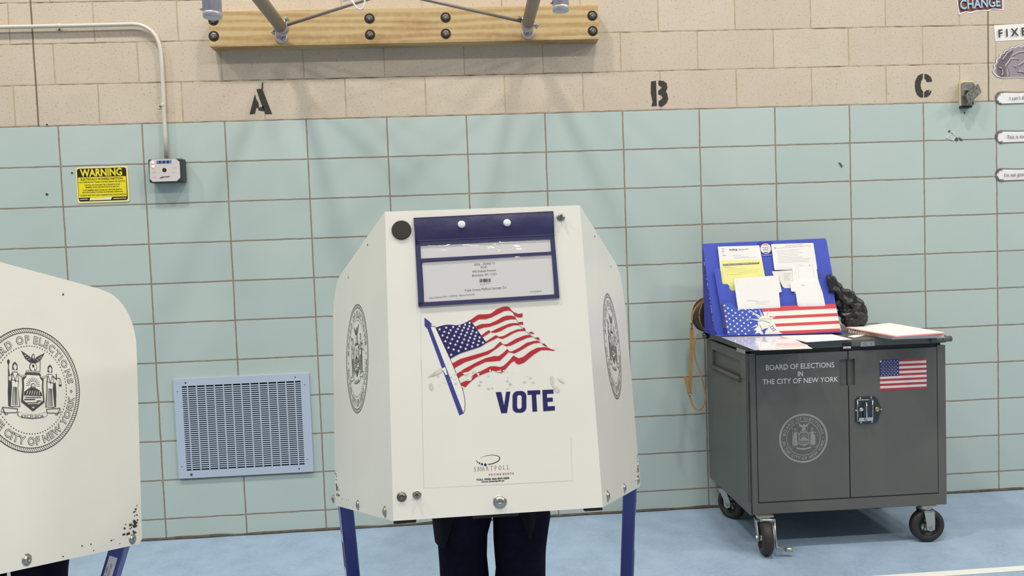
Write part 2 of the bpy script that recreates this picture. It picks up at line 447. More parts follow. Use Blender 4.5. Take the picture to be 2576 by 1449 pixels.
LINEW = mat('white_court_line', (226, 226, 220), .45)
CREAM = mat('cream_plastic', (214, 208, 170), .5)
METALB = mat('scratched_metal', (138, 136, 128), .45, .6, var=.35, vs=55)
BRAIN = mat('brain_grey', (150, 138, 146), .6)
BRAIND = mat('brain_dark', (112, 98, 104), .6)
BRAINL = mat('brain_light', (192, 184, 188), .6)
RUST = mat('sign_rust', (140, 72, 64), .6, var=.2, vs=40)
SKYL = mat('sign_blue', (164, 196, 220), .6)
ORN = mat('ornament_grey', (122, 114, 112), .6)
TAPE = mat('clear_tape', (206, 214, 212), .15)
PURP = mat('dark_scrap', (84, 72, 92), .6)

# ------------------------------------------------------------------ the room
b = MB(); b.add([(-7, 0, 0), (12, 0, 0), (12, 0, 7), (-7, 0, 7)], [(0, 1, 2, 3)], wall_mat())
struct(b.build('wall_back'))
b = MB(); b.add([(-7, -9, 0), (12, -9, 0), (12, 0, 0), (-7, 0, 0)], [(0, 1, 2, 3)], floor_mat())
struct(b.build('floor'))
b = MB()   # dark uneven bead of sealant where wall meets floor
DIRT = mat('sealant_dirt', (84, 76, 66), .8, var=.3, vs=30)
rs = []
for i in range(600):
    x = -6.9+i*.03; w = .011+.006*noise.noise((x*6, 0, 0)); hh = .011+.008*noise.noise((x*7, 3, 0))
    rs.append([Vector((x, 0, 0)), Vector((x, -w, 0)), Vector((x, -w*.5, hh*.6)), Vector((x, 0, hh))])
b.rings(rs, DIRT); struct(b.build('trim_1'))
# court line
q0, q1 = at_z(2194, 1449, 0), at_z(2576, 1423, 0); q2 = at_z(2576, 1435.5, 0)
d = (q1-q0).normalized(); nrm = Vector((-d.y, d.x, 0)); w = (q2-q1).dot(nrm)
b = MB(); a0, a1 = q0-d*1.2, q1+d*2.5
b.add([a0+Vector((0,0,.0006)), a1+Vector((0,0,.0006)), a1+nrm*w+Vector((0,0,.0006)), a0+nrm*w+Vector((0,0,.0006))], [(3, 2, 1, 0)], LINEW)
struct(b.build('floor_marking'))

# ------------------------------------------------------------------ the seal
def seal(b, pl, c, R, ink, base, h=.0004, solid=False):
    U = lambda x, y: (c[0]+R*x, c[1]+R*y)
    def P(pts, m_, hh=h): b.poly(pl, [U(*p) for p in pts], m_, hh)
    def Ln(pts, w, m_=ink, hh=h+.0006): b.line(pl, [U(*p) for p in pts], R*w, m_, hh)
    h1, h2, h3 = h+.0003, h+.0006, h+.0009
    if solid:
        b.ring(pl, c, R*.925, R, ink, h); b.ring(pl, c, R*.675, R*.70, ink, h)
    else:
        b.ring(pl, c, R*.985, R, ink, h); b.ring(pl, c, R*.92, R*.932, ink, h)
        for k in range(150):
            t = 2*pi*k/150
            b.line(pl, [U(.93*cos(t), .93*sin(t)), U(.99*cos(t+.04), .99*sin(t+.04))], R*.008, ink, h)
        for k in range(84):
            t = 2*pi*k/84; b.disc(pl, U(.705*cos(t), .705*sin(t)), R*.0115, ink, h, 8)
    for txt, a0, a1, inw in (('BOARD OF ELECTIONS', radians(171), radians(9), False), ('IN THE CITY OF NEW YORK', radians(187), radians(353), True)):
        if solid: b.arctext(pl, txt, c, R*.81, a0, a1, R*.125, ink, h, .02, inw)
        else:
            b.arctext(pl, txt, c, R*.815, a0, a1, R*.125, ink, h, .05, inw)
            b.arctext(pl, txt, c, R*.815, a0, a1, R*.125, base, h1, -.008, inw)
    for t in (0, pi): b.ring(pl, U(.81*cos(t), .81*sin(t)), R*.012, R*.024, ink, h, 12)
    # ribbon
    rib = [(-.28,-.42),(-.16,-.455),(0,-.47),(.16,-.455),(.3,-.42),(.3,-.35),(.16,-.385),(0,-.4),(-.16,-.385),(-.28,-.35)]
    P(rib, ink); P([(x*.955+.001, -.41+(y+.41)*.8) for x, y in rib], base if not solid else ink, h1)
    for sx in (-1, 1):
        o = [(sx*.28,-.31),(sx*.56,-.29),(sx*.58,-.36),(sx*.5,-.375),(sx*.3,-.37)]
        Ln(o+[o[0]], .012); Ln([(sx*.56,-.29),(sx*.5,-.41),(sx*.46,-.39)], .014)
    if not solid: b.text(pl, 'EXCELSIOR', U(.005,-.452), R*.052, ink, h2, 'c', off=.01, width=R*.44)
    # supporters
    for sx, x0 in ((-1, -.33), (1, .36)):
        body = [(x0-.05,.27),(x0+.05,.27),(x0+.075,.12),(x0+.06,.02),(x0+.1,-.28),(x0-.1,-.28),(x0-.07,.02),(x0-.075,.12)]
        P([(x0-sx*-.02+sx*.1,.14),(x0+sx*.13,-.05),(x0+sx*.12,-.27),(x0+sx*.04,-.29),(x0+sx*.03,.1)], ink, h)      # cloak
        P(body, ink, h1); P([(x0+(x-x0)*.8, y*.96-.002) for x, y in body], base if not solid else ink, h2)
        for dx in (-.045, -.02, .01, .035): Ln([(x0+dx*.7,.03),(x0+dx,-.12),(x0+dx*1.2,-.26)], .012 if dx != .01 else .02, ink, h3)
        Ln([(x0-.06,.14),(x0+.06,.12)], .012, ink, h3); Ln([(x0-.04,.24),(x0+.01,.1)], .012, ink, h3); Ln([(x0+.04,.24),(x0,.12)], .01, ink, h3)
        Ln([(x0-sx*.05,.25),(x0-sx*.13,.2),(x0-sx*.2,.22)], .03, ink, h1); Ln([(x0-sx*.05,.25),(x0-sx*.13,.2),(x0-sx*.2,.22)], .014, base if not solid else ink, h2)
        P([(x0-.05,.3),(x0-.045,.39),(x0,.43),(x0+.045,.39),(x0+.05,.3)], ink, h1)                                      # hair
        b.disc(pl, U(x0, .345), R*.03, base, h2, 14, R*.042)
        Ln([(x0-.015,.355),(x0-.005,.355)], .008, ink, h3); Ln([(x0+.008,.355),(x0+.018,.355)], .008, ink, h3)
    Ln([(-.45,.44),(-.45,.1),(-.42,-.1)], .012); b.disc(pl, U(-.45,.42), R*.025, ink, h1, 10, R*.04)
    Ln([(-.38,.24),(-.43,.2),(-.45,.3)], .022, ink, h1)
    Ln([(.42,.24),(.5,.18),(.49,.28)], .022, ink, h1); Ln([(.47,.21),(.57,.21)], .01); Ln([(.57,.21),(.545,.1)], .006); Ln([(.57,.21),(.6,.1)], .006)
    b.disc(pl, U(.573,.09), R*.03, ink, h1, 12, R*.02)
    # shield
    sh = [(-.13,.27),(.16,.27),(.18,.22),(.23,.17),(.22,.05),(.245,-.2),(.015,-.35),(-.215,-.2),(-.19,.05),(-.2,.17),(-.15,.22)]
    P(sh, ink, h1)
    cx, cy = .015, 0
    P([(cx+(x-cx)*.84, cy+(y-cy)*.86) for x, y in sh], base, h2)
    for k in range(13):
        t = pi*k/12; Ln([(.015+.07*cos(t), .06+.07*sin(t)), (.015+.14*cos(t), .06+.14*sin(t))], .008, ink, h3)
    b.disc(pl, U(.015, .06), R*.045, ink, h3, 14); b.disc(pl, U(.015, .06), R*.03, base, h+.0012, 14)
    P([(-.16,-.04),(-.1,.0),(-.05,.03),(.015,.065),(.07,.02),(.13,.0),(.18,-.05),(.19,-.1),(-.165,-.1)], ink, h+.0012)
    for k in range(6): Ln([(-.12+.05*k,-.085),(-.09+.045*k,-.02)], .01, base, h+.0015)
    for y, x0, x1, w_ in ((-.13,-.15,.17,.014),(-.165,-.16,.05,.02),(-.185,.08,.17,.02),(-.215,-.12,.12,.014),(-.25,-.08,.1,.03),(-.275,-.04,.06,.012)):
        Ln([(x0,y),(x1,y+.008)], w_, ink, h+.0012)
    Ln([(-.12,.29),(.15,.29)], .03, ink, h1); Ln([(-.12,.29),(.15,.29)], .012, base, h2)
    # globe and eagle
    b.disc(pl, U(.02,.365), R*.075, ink, h1, 20); b.disc(pl, U(.02,.365), R*.062, base if not solid else ink, h2, 20)
    P([(-.01,.4),(.03,.41),(.045,.37),(.01,.35)], ink, h3); P([(.03,.34),(.06,.345),(.045,.31)], ink, h3)
    for sx in (-1, 1):
        P([(.02,.45),(.02+sx*.06,.53),(.02+sx*.24,.62),(.02+sx*.2,.56),(.02+sx*.16,.5),(.02+sx*.1,.455),(.02+sx*.05,.43)], ink, h1)
        if not solid:
            for k in range(3): Ln([(.02+sx*(.07+.035*k), .50+.025*k),(.02+sx*(.1+.04*k), .475+.03*k)], .008, base, h2)
    P([(-.02,.5),(.0,.57),(.03,.585),(.05,.56),(.05,.48),(.03,.41),(.0,.43)], ink, h1)
    if not solid: P([(0,.52),(.012,.56),(.03,.565),(.035,.53),(.025,.5)], base, h2)
    Ln([(.155,.29),(.16,.49)], .01)

# ------------------------------------------------------------------ voting booths
BW, BH, BL = .48, .727, .741
SC, VC, SR = .371, .413, .151
def bolt(b, p, n_, r, mt=STEEL, hexa=False):
    n_ = Vector(n_).normalized()
    b.lathe(p, n_, [(0, r*1.25), (.0012, r*1.25), (.0016, r*.95)], mt, 20)
    if hexa: b.lathe(Vector(p)+n_*.001, n_, [(0, r*.8), (r*.75, r*.8), (r*.8, r*.6)], mt, 6, False); b.lathe(Vector(p)+n_*.001, n_, [(0, r*.4), (r*1.3, r*.4)], STEELD, 10)
    else:
        b.lathe(p, n_, [(.001, r), (r*.3, r*.92), (r*.5, r*.6), (r*.55, r*.28), (r*.4, r*.26)], mt, 20)
def wing_bolts(sgn, pl, k, full):
    px = {(-1, True): ((839, 1255), (901, 1270), (969, 1287)), (1, True): ((1528, 1248), (1570, 1228), (1604, 1208)), (1, False): ((67, 1408), (333, 1356))}.get((sgn, full))
    if px is None: return ((.06, .045), (.40, .04), (.69, .045))
    return [(k*a, v) for a, v in (pl.ab(*p) for p in px)]
def booth(X, Y, Z, yaw, tilt, aL, aR, label, full, legs):
    root = thing('voting_booth', label, 'voting booth', (X, Y, 0), yaw, 'privacy voting booths')
    u = Vector((cos(yaw), sin(yaw), 0)); nh = Vector((-sin(yaw), cos(yaw), 0)); z = Vector((0, 0, 1))
    v = cos(tilt)*z+sin(tilt)*nh; n = cos(tilt)*nh-sin(tilt)*z
    o = Vector((X, Y, Z)); T = .004
    FR = Plane(o, u, v)
    # front panel
    b = MB(); h = BW/2
    b.prism(FR, [(-h, 0), (h, 0), (h, BH-.004), (h-.004, BH), (-h+.004, BH), (-h, BH-.004)], -T, 0, WHITE)
    fp = b.build('front_panel', root)
    wings = {}
    for sgn, a, nm in ((-1, aL, 'left'), (1, aR, 'right')):
        w = n*cos(a)+u*(sgn*sin(a))
        # outward face of the wing; across axis chosen so that the normal points outwards
        c0 = o+u*(sgn*h)
        pl = Plane(c0, w, v) if sgn > 0 else Plane(c0, -w, v)
        k = 1 if sgn > 0 else -1
        prof = [(0, 0), (BL-.012, 0), (BL, .012)]
        Hr, rad = BH*.985, .10
        # straight rear edge, big rounded corner, top edge dropping gently to the rear
        yr = BH-.03
        prof += [(BL, yr-rad*1.5)]
        for i in range(1, 10):
            t = i/10*pi/2; prof.append((BL-rad*1.25*(1-cos(t)), yr-rad*1.5*(1-sin(t))))
        prof += [(BL-rad*1.25-.02, yr+.004), (0, BH)]
        b = MB()
        b.prism(pl, [(k*s_, v_) for s_, v_ in prof], -T, 0, WHITE)
        wg = b.build('side_wing', root); wings[sgn] = (wg, pl, k)
        b = MB(); seal(b, pl, (k*SC, VC), SR, SEALINK, WHITE2); b.build('printed_seal', wg)
        for s_, v_ in wing_bolts(sgn, pl, k, full):
            b = MB(); bolt(b, pl.P(k*s_, v_, 0), pl.n, .011); b.build('bolt', wg)
        for s_, v_ in ((.47, .665), (.2, .695)):
            b = MB(); b.lathe(pl.P(k*s_, v_, 0), pl.n, [(0, .003), (.001, .003), (.0015, .001)], STEELD, 10); b.build('rivet', wg)
        b = MB()
        rnd = random.Random(4)
        spots = [(.66+.06*rnd.random(), .03+.035*rnd.random(), .004+.012*rnd.random()) for _ in range(16)] + [(.71+.025*rnd.random(), .05+.06*rnd.random(), .004+.008*rnd.random()) for _ in range(9)]
        spots += [(.45+.25*rnd.random(), .006+.02*rnd.random(), .003+.003*rnd.random()) for _ in range(8)]
        for s_, v_, l_ in spots:
            t = rnd.uniform(.3, .9); q = [(k*(s_+l_*cos(t+j)*rnd.uniform(.5, 1)*(.9 if j % 2 else .35)), v_+l_*sin(t+j)*rnd.uniform(.4, 1)*.5) for j in (0, .9, 1.9, 3.1, 4, 5)]
            if all(abs(x) < BL-.004 for x, _ in q): b.poly(pl, q, SCUFF, .0004)
        b.build('scuff_stain', wg)
    # corner edge beads where the sheet is folded
    # writing tray
    b = MB()
    L = .26
    xl = h+L*tan(aL)-.02; xr = h+L*tan(aR)-.02
    TR = Plane(o+v*.055, u, n)       # normal = u x n -> downwards
    b.prism(TR, [(-h+.008, .006), (h-.008, .006), (xr, L), (-xl, L)], -.012, .006, PAPER2)
    b.build('writing_shelf', root)
    for x0, x1 in ((-h+.0, -h+.05), (-.06, .045), (h-.04, h)):
        b = MB(); b.box((0, 0, 0), (1, 1, 1), BLACK, Matrix((( (u*(x1-x0)).x, (n*.03).x, (v*.014).x, (o+u*x0+n*.006-v*.007).x), ((u*(x1-x0)).y, (n*.03).y, (v*.014).y, (o+u*x0+n*.006-v*.007).y), ((u*(x1-x0)).z, (n*.03).z, (v*.014).z, (o+u*x0+n*.006-v*.007).z), (0, 0, 0, 1)))); b.build('tray_bracket', root)
    # legs
    for sgn, bx, by in ((-1, *legs[0]), (1, *legs[1])):
        wg, pl, k = wings[sgn]
        top = pl.P(k*(BL-.014), .10, -.020)
        zb = top.z; foot = Vector((top.x, top.y, .02)) + u*(bx*(zb-.02)) + nh*(by*(zb-.02))
        dr = (top-foot).normalized()
        ex = (u*cos(.35*sgn*-1)+nh*sin(.35*sgn*-1)); ex = (ex-dr*ex.dot(dr)).normalized(); ey = dr.cross(ex)
        b = MB(); w2, d2 = .0205, .0205
        rs = [[p+ex*x_+ey*y_ for x_, y_ in ((-w2+.004,-d2),(w2-.004,-d2),(w2,-d2+.004),(w2,d2-.004),(w2-.004,d2),(-w2+.004,d2),(-w2,d2-.004),(-w2,-d2+.004))] for p in (foot, top)]
        b.rings(rs, LEGBLUE, smooth=False)
        lg = b.build('leg', root)
        fplane = Plane(foot+ex*(sgn*w2), dr.cross(ex*sgn), dr)
        if fplane.n.dot(ex*sgn) < 0: fplane = Plane(foot+ex*(sgn*w2), -dr.cross(ex*sgn), dr)
        b = MB(); l0 = (top-foot).length
        b.rect(fplane, -.015, l0-.62, .015, l0-.20, LEGLABEL, .0005); b.rect(fplane, -.015, l0-.62, .015, l0-.33, GREEN if sgn > 0 else LEGLABEL, .0008)
        b.rect(fplane, -.010, l0-.32, .010, l0-.23, SCUFF if sgn < 0 else LEGLABEL, .0008)
        b.build('leg_label', lg)
        fpl = Plane(foot-ey*d2, ex, dr)
        if (CAM-foot).dot(fpl.n) < 0: fpl = Plane(foot+ey*d2, -ex, dr)
        if not full:
            b = MB(); lp = [(-.012, l0-.215), (.013, l0-.215), (.013, l0-.135), (-.012, l0-.135)]
            b.poly(fpl, lp, LEGLABEL, .0005); b.line(fpl, lp+[lp[0]], .001, INK, .0008)
            b.text(fpl, 'DO NOT LIFT', (.004, l0-.205), .006, INK, .0008, 'l', ang=pi/2); b.text(fpl, 'TO OPEN', (-.004, l0-.2), .006, INK, .0008, 'l', ang=pi/2)
            b.build('leg_label', lg)
        b = MB(); fd = nh
        b.rings([[foot+u*x_+fd*y_+z*z_ for x_, z_ in ((-.025, -.02), (.025, -.02), (.018, .02), (-.018, .02))] for y_ in (-.42, -.40, .26, .28)], LEGBLUE, smooth=False)
        b.build('foot', lg)
    # hardware on the front
    def F(px, py): return FR.ab(px, py)
    if full:
        hw = [(1007, 1251, .009, False, STEELD), (1045, 1248, .009, True, STEEL), (1254, 1270, .0125, False, STEEL), (1407, 546, .0085, True, STEEL)]
    for a_, b_, r_, hx, mt in [(-.2195, .052, .009, False, STEELD), (-.185, .0545, .008, True, STEEL), (.003, .0275, .0125, False, STEEL), (.19, .698, .0085, True, STEEL)]:
        b = MB(); bolt(b, FR.P(a_, b_, 0), FR.n, r_, mt, hx); b.build('bolt', fp)
    return root, FR, fp, wings

B1, FR, fp1, W1 = booth(2.037, -2.346, .823, .021, .244, .313, .35,
    'white privacy voting booth with a waving flag and VOTE printed on its front', True, ((.03, .14), (-.03, .14)))
B2, FR2, fp2, W2 = booth(.610, -2.658, .809, .269, .256, .35, .563,
    'white voting booth below the yellow warning sign, round seal on its scuffed wing', False, ((.2, .1), (-.34, .05)))

# front print of the complete booth
def FP(pts, s=4.674, ox=1040, oy=750): return FR.pts([(ox+x/s, oy+y/s) for x, y in pts])
b = MB()
b.poly(FR, FP([(163,352),(205,345),(590,1355),(540,1378)]), POLEINK, .0004)
b.poly(FR, FP([(130,230),(180,268),(212,300),(207,345),(160,355),(133,325)]), POLEINK, .0007)
b.poly(FR, FP([(212,332),(262,345),(432,712),(572,1050),(600,1160),(607,1270),(590,1355),(205,345)]), WHITE2, .0003)
b.line(FR, FP([(212,333),(240,331),(262,345),(432,712),(572,1050),(598,1150),(607,1230),(604,1310),(588,1356)]), .0011, INK, .0006)
b.poly(FR, FP([(262,345),(330,325),(385,313),(440,313),(500,320),(560,310),(610,290),(668,258),(860,525),(840,540),(780,575),(640,620),(550,650),(432,712)]), BLUEINK, .0007)
for p in [(308,368),(385,348),(467,340),(543,330),(607,313),(661,292),(363,397),(437,377),(523,363),(594,348),(658,331),(703,349),(343,440),(416,412),(501,397),(574,381),(643,364),(694,388),(741,405),(398,463),(482,443),(560,423),(630,405),(680,421),(729,445),(778,463),(376,508),(456,483),(537,461),(610,440),(665,465),(717,481),(770,505),(434,532),(518,507),(596,486),(648,501),(703,525),(818,524),(413,583),(494,548),(574,524),(634,549),(757,551),(473,604),(556,576),(690,570),(533,621),(615,596),(444,667)]:
    b.star(FR, FP([p])[0], .0038, WHITE2, .001, .2)
for st in (
 [(668,258),(750,200),(770,192),(850,190),(910,182),(980,130),(1050,103),(1100,98),(1130,108),(1150,140),(1180,165),(1230,185),(1260,183),(1282,173),(1284,222),(1250,228),(1215,222),(1190,198),(1168,166),(1140,150),(1110,145),(1060,155),(990,190),(920,225),(850,247),(770,248),(700,292)],
 [(722,335),(800,305),(900,298),(980,262),(1050,220),(1100,206),(1150,205),(1190,215),(1206,250),(1150,247),(1080,262),(1000,300),(900,335),(830,345),(752,372)],
 [(1232,281),(1288,278),(1292,312),(1248,310)],
 [(795,440),(880,378),(893,380),(905,398),(960,370),(1050,330),(1130,298),(1200,292),(1235,297),(1248,318),(1180,318),(1100,345),(1030,385),(970,405),(930,405),(905,400),(890,412),(812,462)],
 [(845,515),(965,437),(985,440),(1000,455),(1060,445),(1140,400),(1220,367),(1280,362),(1316,384),(1240,388),(1180,410),(1100,455),(1050,478),(1020,475),(995,462),(862,528)],
 [(1285,350),(1305,345),(1322,380),(1300,372)],
 [(452,770),(550,715),(700,672),(850,630),(940,590),(1010,520),(1025,512),(1040,530),(1060,545),(1100,540),(1200,480),(1300,440),(1360,430),(1400,455),(1340,465),(1250,505),(1150,555),(1095,567),(1060,550),(1040,545),(980,590),(880,660),(750,705),(600,755),(480,825)],
 [(1350,410),(1385,393),(1425,415),(1400,420)],
 [(507,890),(600,830),(750,750),(850,705),(950,680),(1000,682),(1060,640),(1100,598),(1112,605),(1125,625),(1160,625),(1250,580),(1330,525),(1420,503),(1465,502),(1490,525),(1420,530),(1350,560),(1270,610),(1190,650),(1145,640),(1120,635),(1090,665),(1020,735),(950,742),(850,750),(720,810),(620,880),(530,940)],
 [(1425,465),(1470,460),(1492,492),(1470,488)], [(1510,540),(1540,535),(1575,568),(1550,565)],
 [(555,1000),(620,970),(720,890),(830,840),(900,802),(960,800),(1020,810),(1060,795),(1130,730),(1170,680),(1185,675),(1200,690),(1240,708),(1290,690),(1380,620),(1450,585),(1530,575),(1580,580),(1620,600),(1675,612),(1640,618),(1570,610),(1500,612),(1420,660),(1300,760),(1240,780),(1210,770),(1185,738),(1150,760),(1070,850),(1040,880),(990,870),(940,850),(880,870),(760,915),(680,975),(620,1040),(575,1055)]):
    b.poly(FR, FP(st), REDINK, .0005)
b.line(FR, FP([(1150,140),(1180,185),(1205,235),(1240,312),(1320,392),(1400,450),(1490,515),(1580,572)]), .0007, INK, .0008)
b.build('flag_print', fp1)
b = MB()
b.poly(FR, FP([(967,1106),(1033,1103),(1066,1262),(1090,1101),(1140,1098),(1100,1350),(1033,1354)]), BLUEINK)
def rr(x0, y0, x1, y1, r, sk=0):
    o_ = []
    for cx, cy, a in ((x1-r, y1-r, 0), (x0+r, y1-r, 90), (x0+r, y0+r, 180), (x1-r, y0+r, 270)):
        for j in range(7):
            t = radians(a+15*j); o_.append((cx+r*cos(t), cy+r*sin(t)))
    return [(x, y+sk*(x-(x0+x1)/2)) for x, y in o_]
oo, oi = FP(rr(1165, 1092, 1328, 1347, 62, -.03)), FP(rr(1219, 1138, 1273, 1303, 26, -.03))
vs = [FR.P(*p, .0004) for p in oo+oi]; N_ = len(oo)
b.add(vs, [(i, N_+i, N_+(i+1) % N_, (i+1) % N_) for i in range(N_)], BLUEINK)
b.poly(FR, FP([(1340,1087),(1490,1081),(1492,1130),(1443,1132),(1455,1332),(1400,1335),(1390,1135),(1342,1137)]), BLUEINK)
b.poly(FR, FP([(1515,1080),(1645,1074),(1648,1122),(1570,1126),(1572,1172),(1638,1168),(1640,1215),(1576,1220),(1580,1272),(1662,1268),(1665,1320),(1527,1330)]), BLUEINK)
b.build('vote_lettering', fp1)
# maker's mark, drawn letter by letter
def MK(pts): return FR.pts([(1160+x/14.49, 1130+y/14.49) for x, y in pts])
b = MB()
arc = [(680,330),(760,295),(850,255),(950,230),(1060,216),(1180,212),(1290,226),(1370,258),(1405,300),(1410,345),(1385,395),(1320,450),(1220,498),(1100,535),(985,555)]
b.line(FR, MK(arc), [.0003,.0005,.0007,.0009,.001,.001,.0011,.0014,.0017,.002,.002,.0019,.0018,.0018,.0018], INK)
for x, y, r_ in ((560,430,.0011),(604,470,.0014),(667,508,.0019),(760,543,.0025),(884,566,.0031)):
    b.disc(FR, MK([(x, y)])[0], r_, BLUEINK, .0005, 18)
LET = {'S': [[(.8,.85),(.6,1),(.3,.97),(.15,.78),(.3,.6),(.65,.42),(.82,.22),(.65,.03),(.35,0),(.12,.15)]], 'M': [[(.1,0),(.2,1)], [(.2,1),(.5,.1)], [(.5,.1),(.85,1)], [(.85,1),(.95,0)]],
 'A': [[(.05,0),(.48,1)], [(.48,1),(.95,0)], [(.22,.35),(.76,.35)]], 'R': [[(.2,0),(.2,1)], [(.2,.98),(.6,.95),(.72,.75),(.6,.53),(.2,.5)], [(.45,.5),(.95,0)]],
 'T': [[(.5,0),(.5,1)], [(.08,.97),(.92,.97)], [(.08,.97),(.08,.85)], [(.92,.97),(.92,.85)]], 'P': [[(.25,0),(.25,1)], [(.25,.98),(.65,.95),(.8,.73),(.65,.5),(.25,.47)]],
 'O': [[(.5+.45*cos(t*pi/8), .5+.5*sin(t*pi/8)) for t in range(17)]], 'L': [[(.25,0),(.25,1)], [(.25,.02),(.85,.02)], [(.85,.02),(.88,.18)]]}
SERIF = {'M': [(.1,0),(.95,0),(.2,1),(.85,1)], 'A': [(.05,0),(.95,0)], 'R': [(.2,0),(.92,0),(.15,1)], 'T': [(.5,0)], 'P': [(.25,0),(.2,1)], 'L': [(.22,0),(.25,1)]}
for i, ch in enumerate('SMARTPOLL'):
    x0 = 460+i*151; y0 = 795-i*9.0; cw = 95 if ch != 'M' else 140; chh = 140
    if ch == 'M': x0 -= 15
    for j, st in enumerate(LET[ch]):
        b.line(FR, MK([(x0+x*cw, y0-y*chh) for x, y in st]), .00085 if (j == 0 or ch in 'SO') else .0006, MAROON)
    for sx_, sy_ in SERIF.get(ch, []):
        b.line(FR, MK([(x0+(sx_-.18)*cw, y0-sy_*chh), (x0+(sx_+.18)*cw, y0-sy_*chh)]), .0005, MAROON, .0006)
def ftext(t, p0, p1, hpx, mt, off, k=14.49, ox=1160, oy=1130, hh=.0004):
    a0 = FR.ab(ox+p0[0]/k, oy+p0[1]/k); a1 = FR.ab(ox+p1[0]/k, oy+p1[1]/k)
    W = math.hypot(a1[0]-a0[0], a1[1]-a0[1]); an = math.atan2(a1[1]-a0[1], a1[0]-a0[0])
    b.text(FR, t, a0, hpx/k*.000905, mt, hh, 'l', an, off, width=W)
ftext('V O T I N G  B O O T H', (1005, 965), (1925, 915), 72, MAROON, .03)
ftext('TOLL FREE: 866-899-5858', (555, 1150), (1752, 1078), 68, INK, .035)
ftext('www.smartpoll.us', (745, 1215), (1572, 1165), 58, INK, .04)
b.build('maker_logo', fp1)
# clear vinyl sheet edge and torn tape on the front
b = MB()
b.line(FR, FR.pts([(1060, 905), (1066, 1228), (1250, 1219), (1440, 1209), (1436, 1100)]), .0008, FILMLINE, .0003)
b.line(FR, FR.pts([(1058, 790), (1060, 940)]), .0006, FILMLINE, .0003)
rnd = random.Random(11)
big = [[(160,930),(230,880),(320,820),(350,830),(330,870),(270,905)], [(185,1010),(210,995),(235,1040),(220,1085),(190,1060)], [(1610,920),(1640,910),(1648,960),(1640,1020),(1690,1040),(1720,1090),(1690,1115),(1650,1060),(1615,1000)], [(1690,935),(1740,950),(1776,985),(1765,1000),(1720,975)]]
for p in big: b.poly(FR, FP(p), RESIDUE, .0009)
for _ in range(46):
    x, y = rnd.uniform(280, 1420), rnd.uniform(850, 1060)
    if x > 1000: y = rnd.uniform(800, 1060)
    l_ = rnd.uniform(6, 24); q = [(x+l_*rnd.uniform(.4, 1.2)*cos(t), y+l_*.7*rnd.uniform(.4, 1)*sin(t)) for t in (0, .8, 1.7, 2.6, 3.5, 4.4, 5.3)]
    b.poly(FR, FP(q), RESIDUE if rnd.random() < .65 else RESIDUE2, .0009)
for q in ([(330,830),(372,810),(385,850),(400,900),(380,905),(355,860)], [(575,880),(640,868),(655,878),(620,892),(640,905),(600,900)], [(640,940),(690,925),(680,965),(655,975)], [(890,850),(905,835),(912,860),(900,870)], [(970,855),(1030,860),(1040,872),(990,868)], [(745,880),(775,885),(770,915),(758,912)]):
    b.poly(FR, FP(q), RESIDUE2, .0012)
b.build('tape_residue', fp1)
b = MB(); c = FR.ab(1010, 579); b.lathe(FR.P(*c, 0), FR.n, [(0, .0238), (.003, .0236), (.0036, .022)], FOAM, 40); b.build('round_pad', fp1)
# same front print, plainer, on the booth whose front is out of the picture
DTILT = Matrix.Translation((0, 0, .809)) @ Matrix.Rotation(-.012, 4, 'X') @ Matrix.Translation((0, 0, -.823))
for ch in list(fp1.children):
    if ch.name.split('.')[0] in ('flag_print', 'vote_lettering', 'maker_logo', 'round_pad'):
        c = ch.copy(); COL.objects.link(c); c.parent = fp2; c.matrix_local = DTILT

# ------------------------------------------------------------------ document pouch on the booth
pt = thing('document_pouch', 'navy vinyl document pouch buttoned to the front of the flag booth', 'pouch', FR.P(*FR.ab(1225, 760), .001), .021)
pp = lambda l: FR.pts(l)
b = MB(); b.prism(FR, pp([(1043, 590), (1393, 575), (1407, 750), (1053, 772)]), .0008, .0022, NAVYE)
b.prism(FR, pp([(1047, 606), (1394, 590), (1395, 594), (1047, 611)]), .0022, .0034, NAVYV)
b.build('backing', pt)
b = MB()
q = pp([(1041, 550), (1391, 533), (1393, 592), (1046, 608)]); nU, nV = 28, 6; vs = []; fs = []
for j in range(nV+1):
    for i in range(nU+1):
        t, s_ = i/nU, j/nV
        A = [(q[0][k]*(1-t)+q[1][k]*t)*(1-s_)+(q[3][k]*(1-t)+q[2][k]*t)*s_ for k in (0, 1)]
        hgt = .0035+.0035*sin(s_*pi)*(.6+.4*noise.noise((t*5, s_*2, 1)))+.0015*s_
        vs.append(FR.P(*A, hgt))
for j in range(nV):
    for i in range(nU):
        a_ = j*(nU+1)+i; fs.append((a_, a_+nU+1, a_+nU+2, a_+1))
b.add(vs, fs, NAVYV, True)
edge = [vs[i] for i in range(nU+1)]+[vs[(j+1)*(nU+1)-1+0] for j in range(1, nV+1)]+[vs[nV*(nU+1)+i] for i in range(nU, -1, -1)]+[vs[j*(nU+1)] for j in range(nV, -1, -1)]
b.tube(edge, .0011, NAVYE, 6)
fl = b.build('flap', pt)
for x, y in ((1161, 567), (1275, 563)):
    b = MB(); b.lathe(FR.P(*FR.ab(x, y), .007), FR.n, [(0, .0085), (.002, .0095), (.004, .008), (.005, .004)], TIE, 22); b.build('snap_button', fl)
b = MB(); b.prism(FR, pp([(1056, 619), (1384, 602), (1386, 636), (1057, 655)]), .0022, .0026, PAPER2)
b.build('paper_strip', pt)
b = MB(); b.prism(FR, pp([(1063, 661), (1391, 640), (1394, 741), (1067, 761)]), .0022, .0026, PAPER2)
b.poly(FR, pp([(1062, 664), (1067, 664), (1072, 758), (1068, 760)]), OFFW, .003)
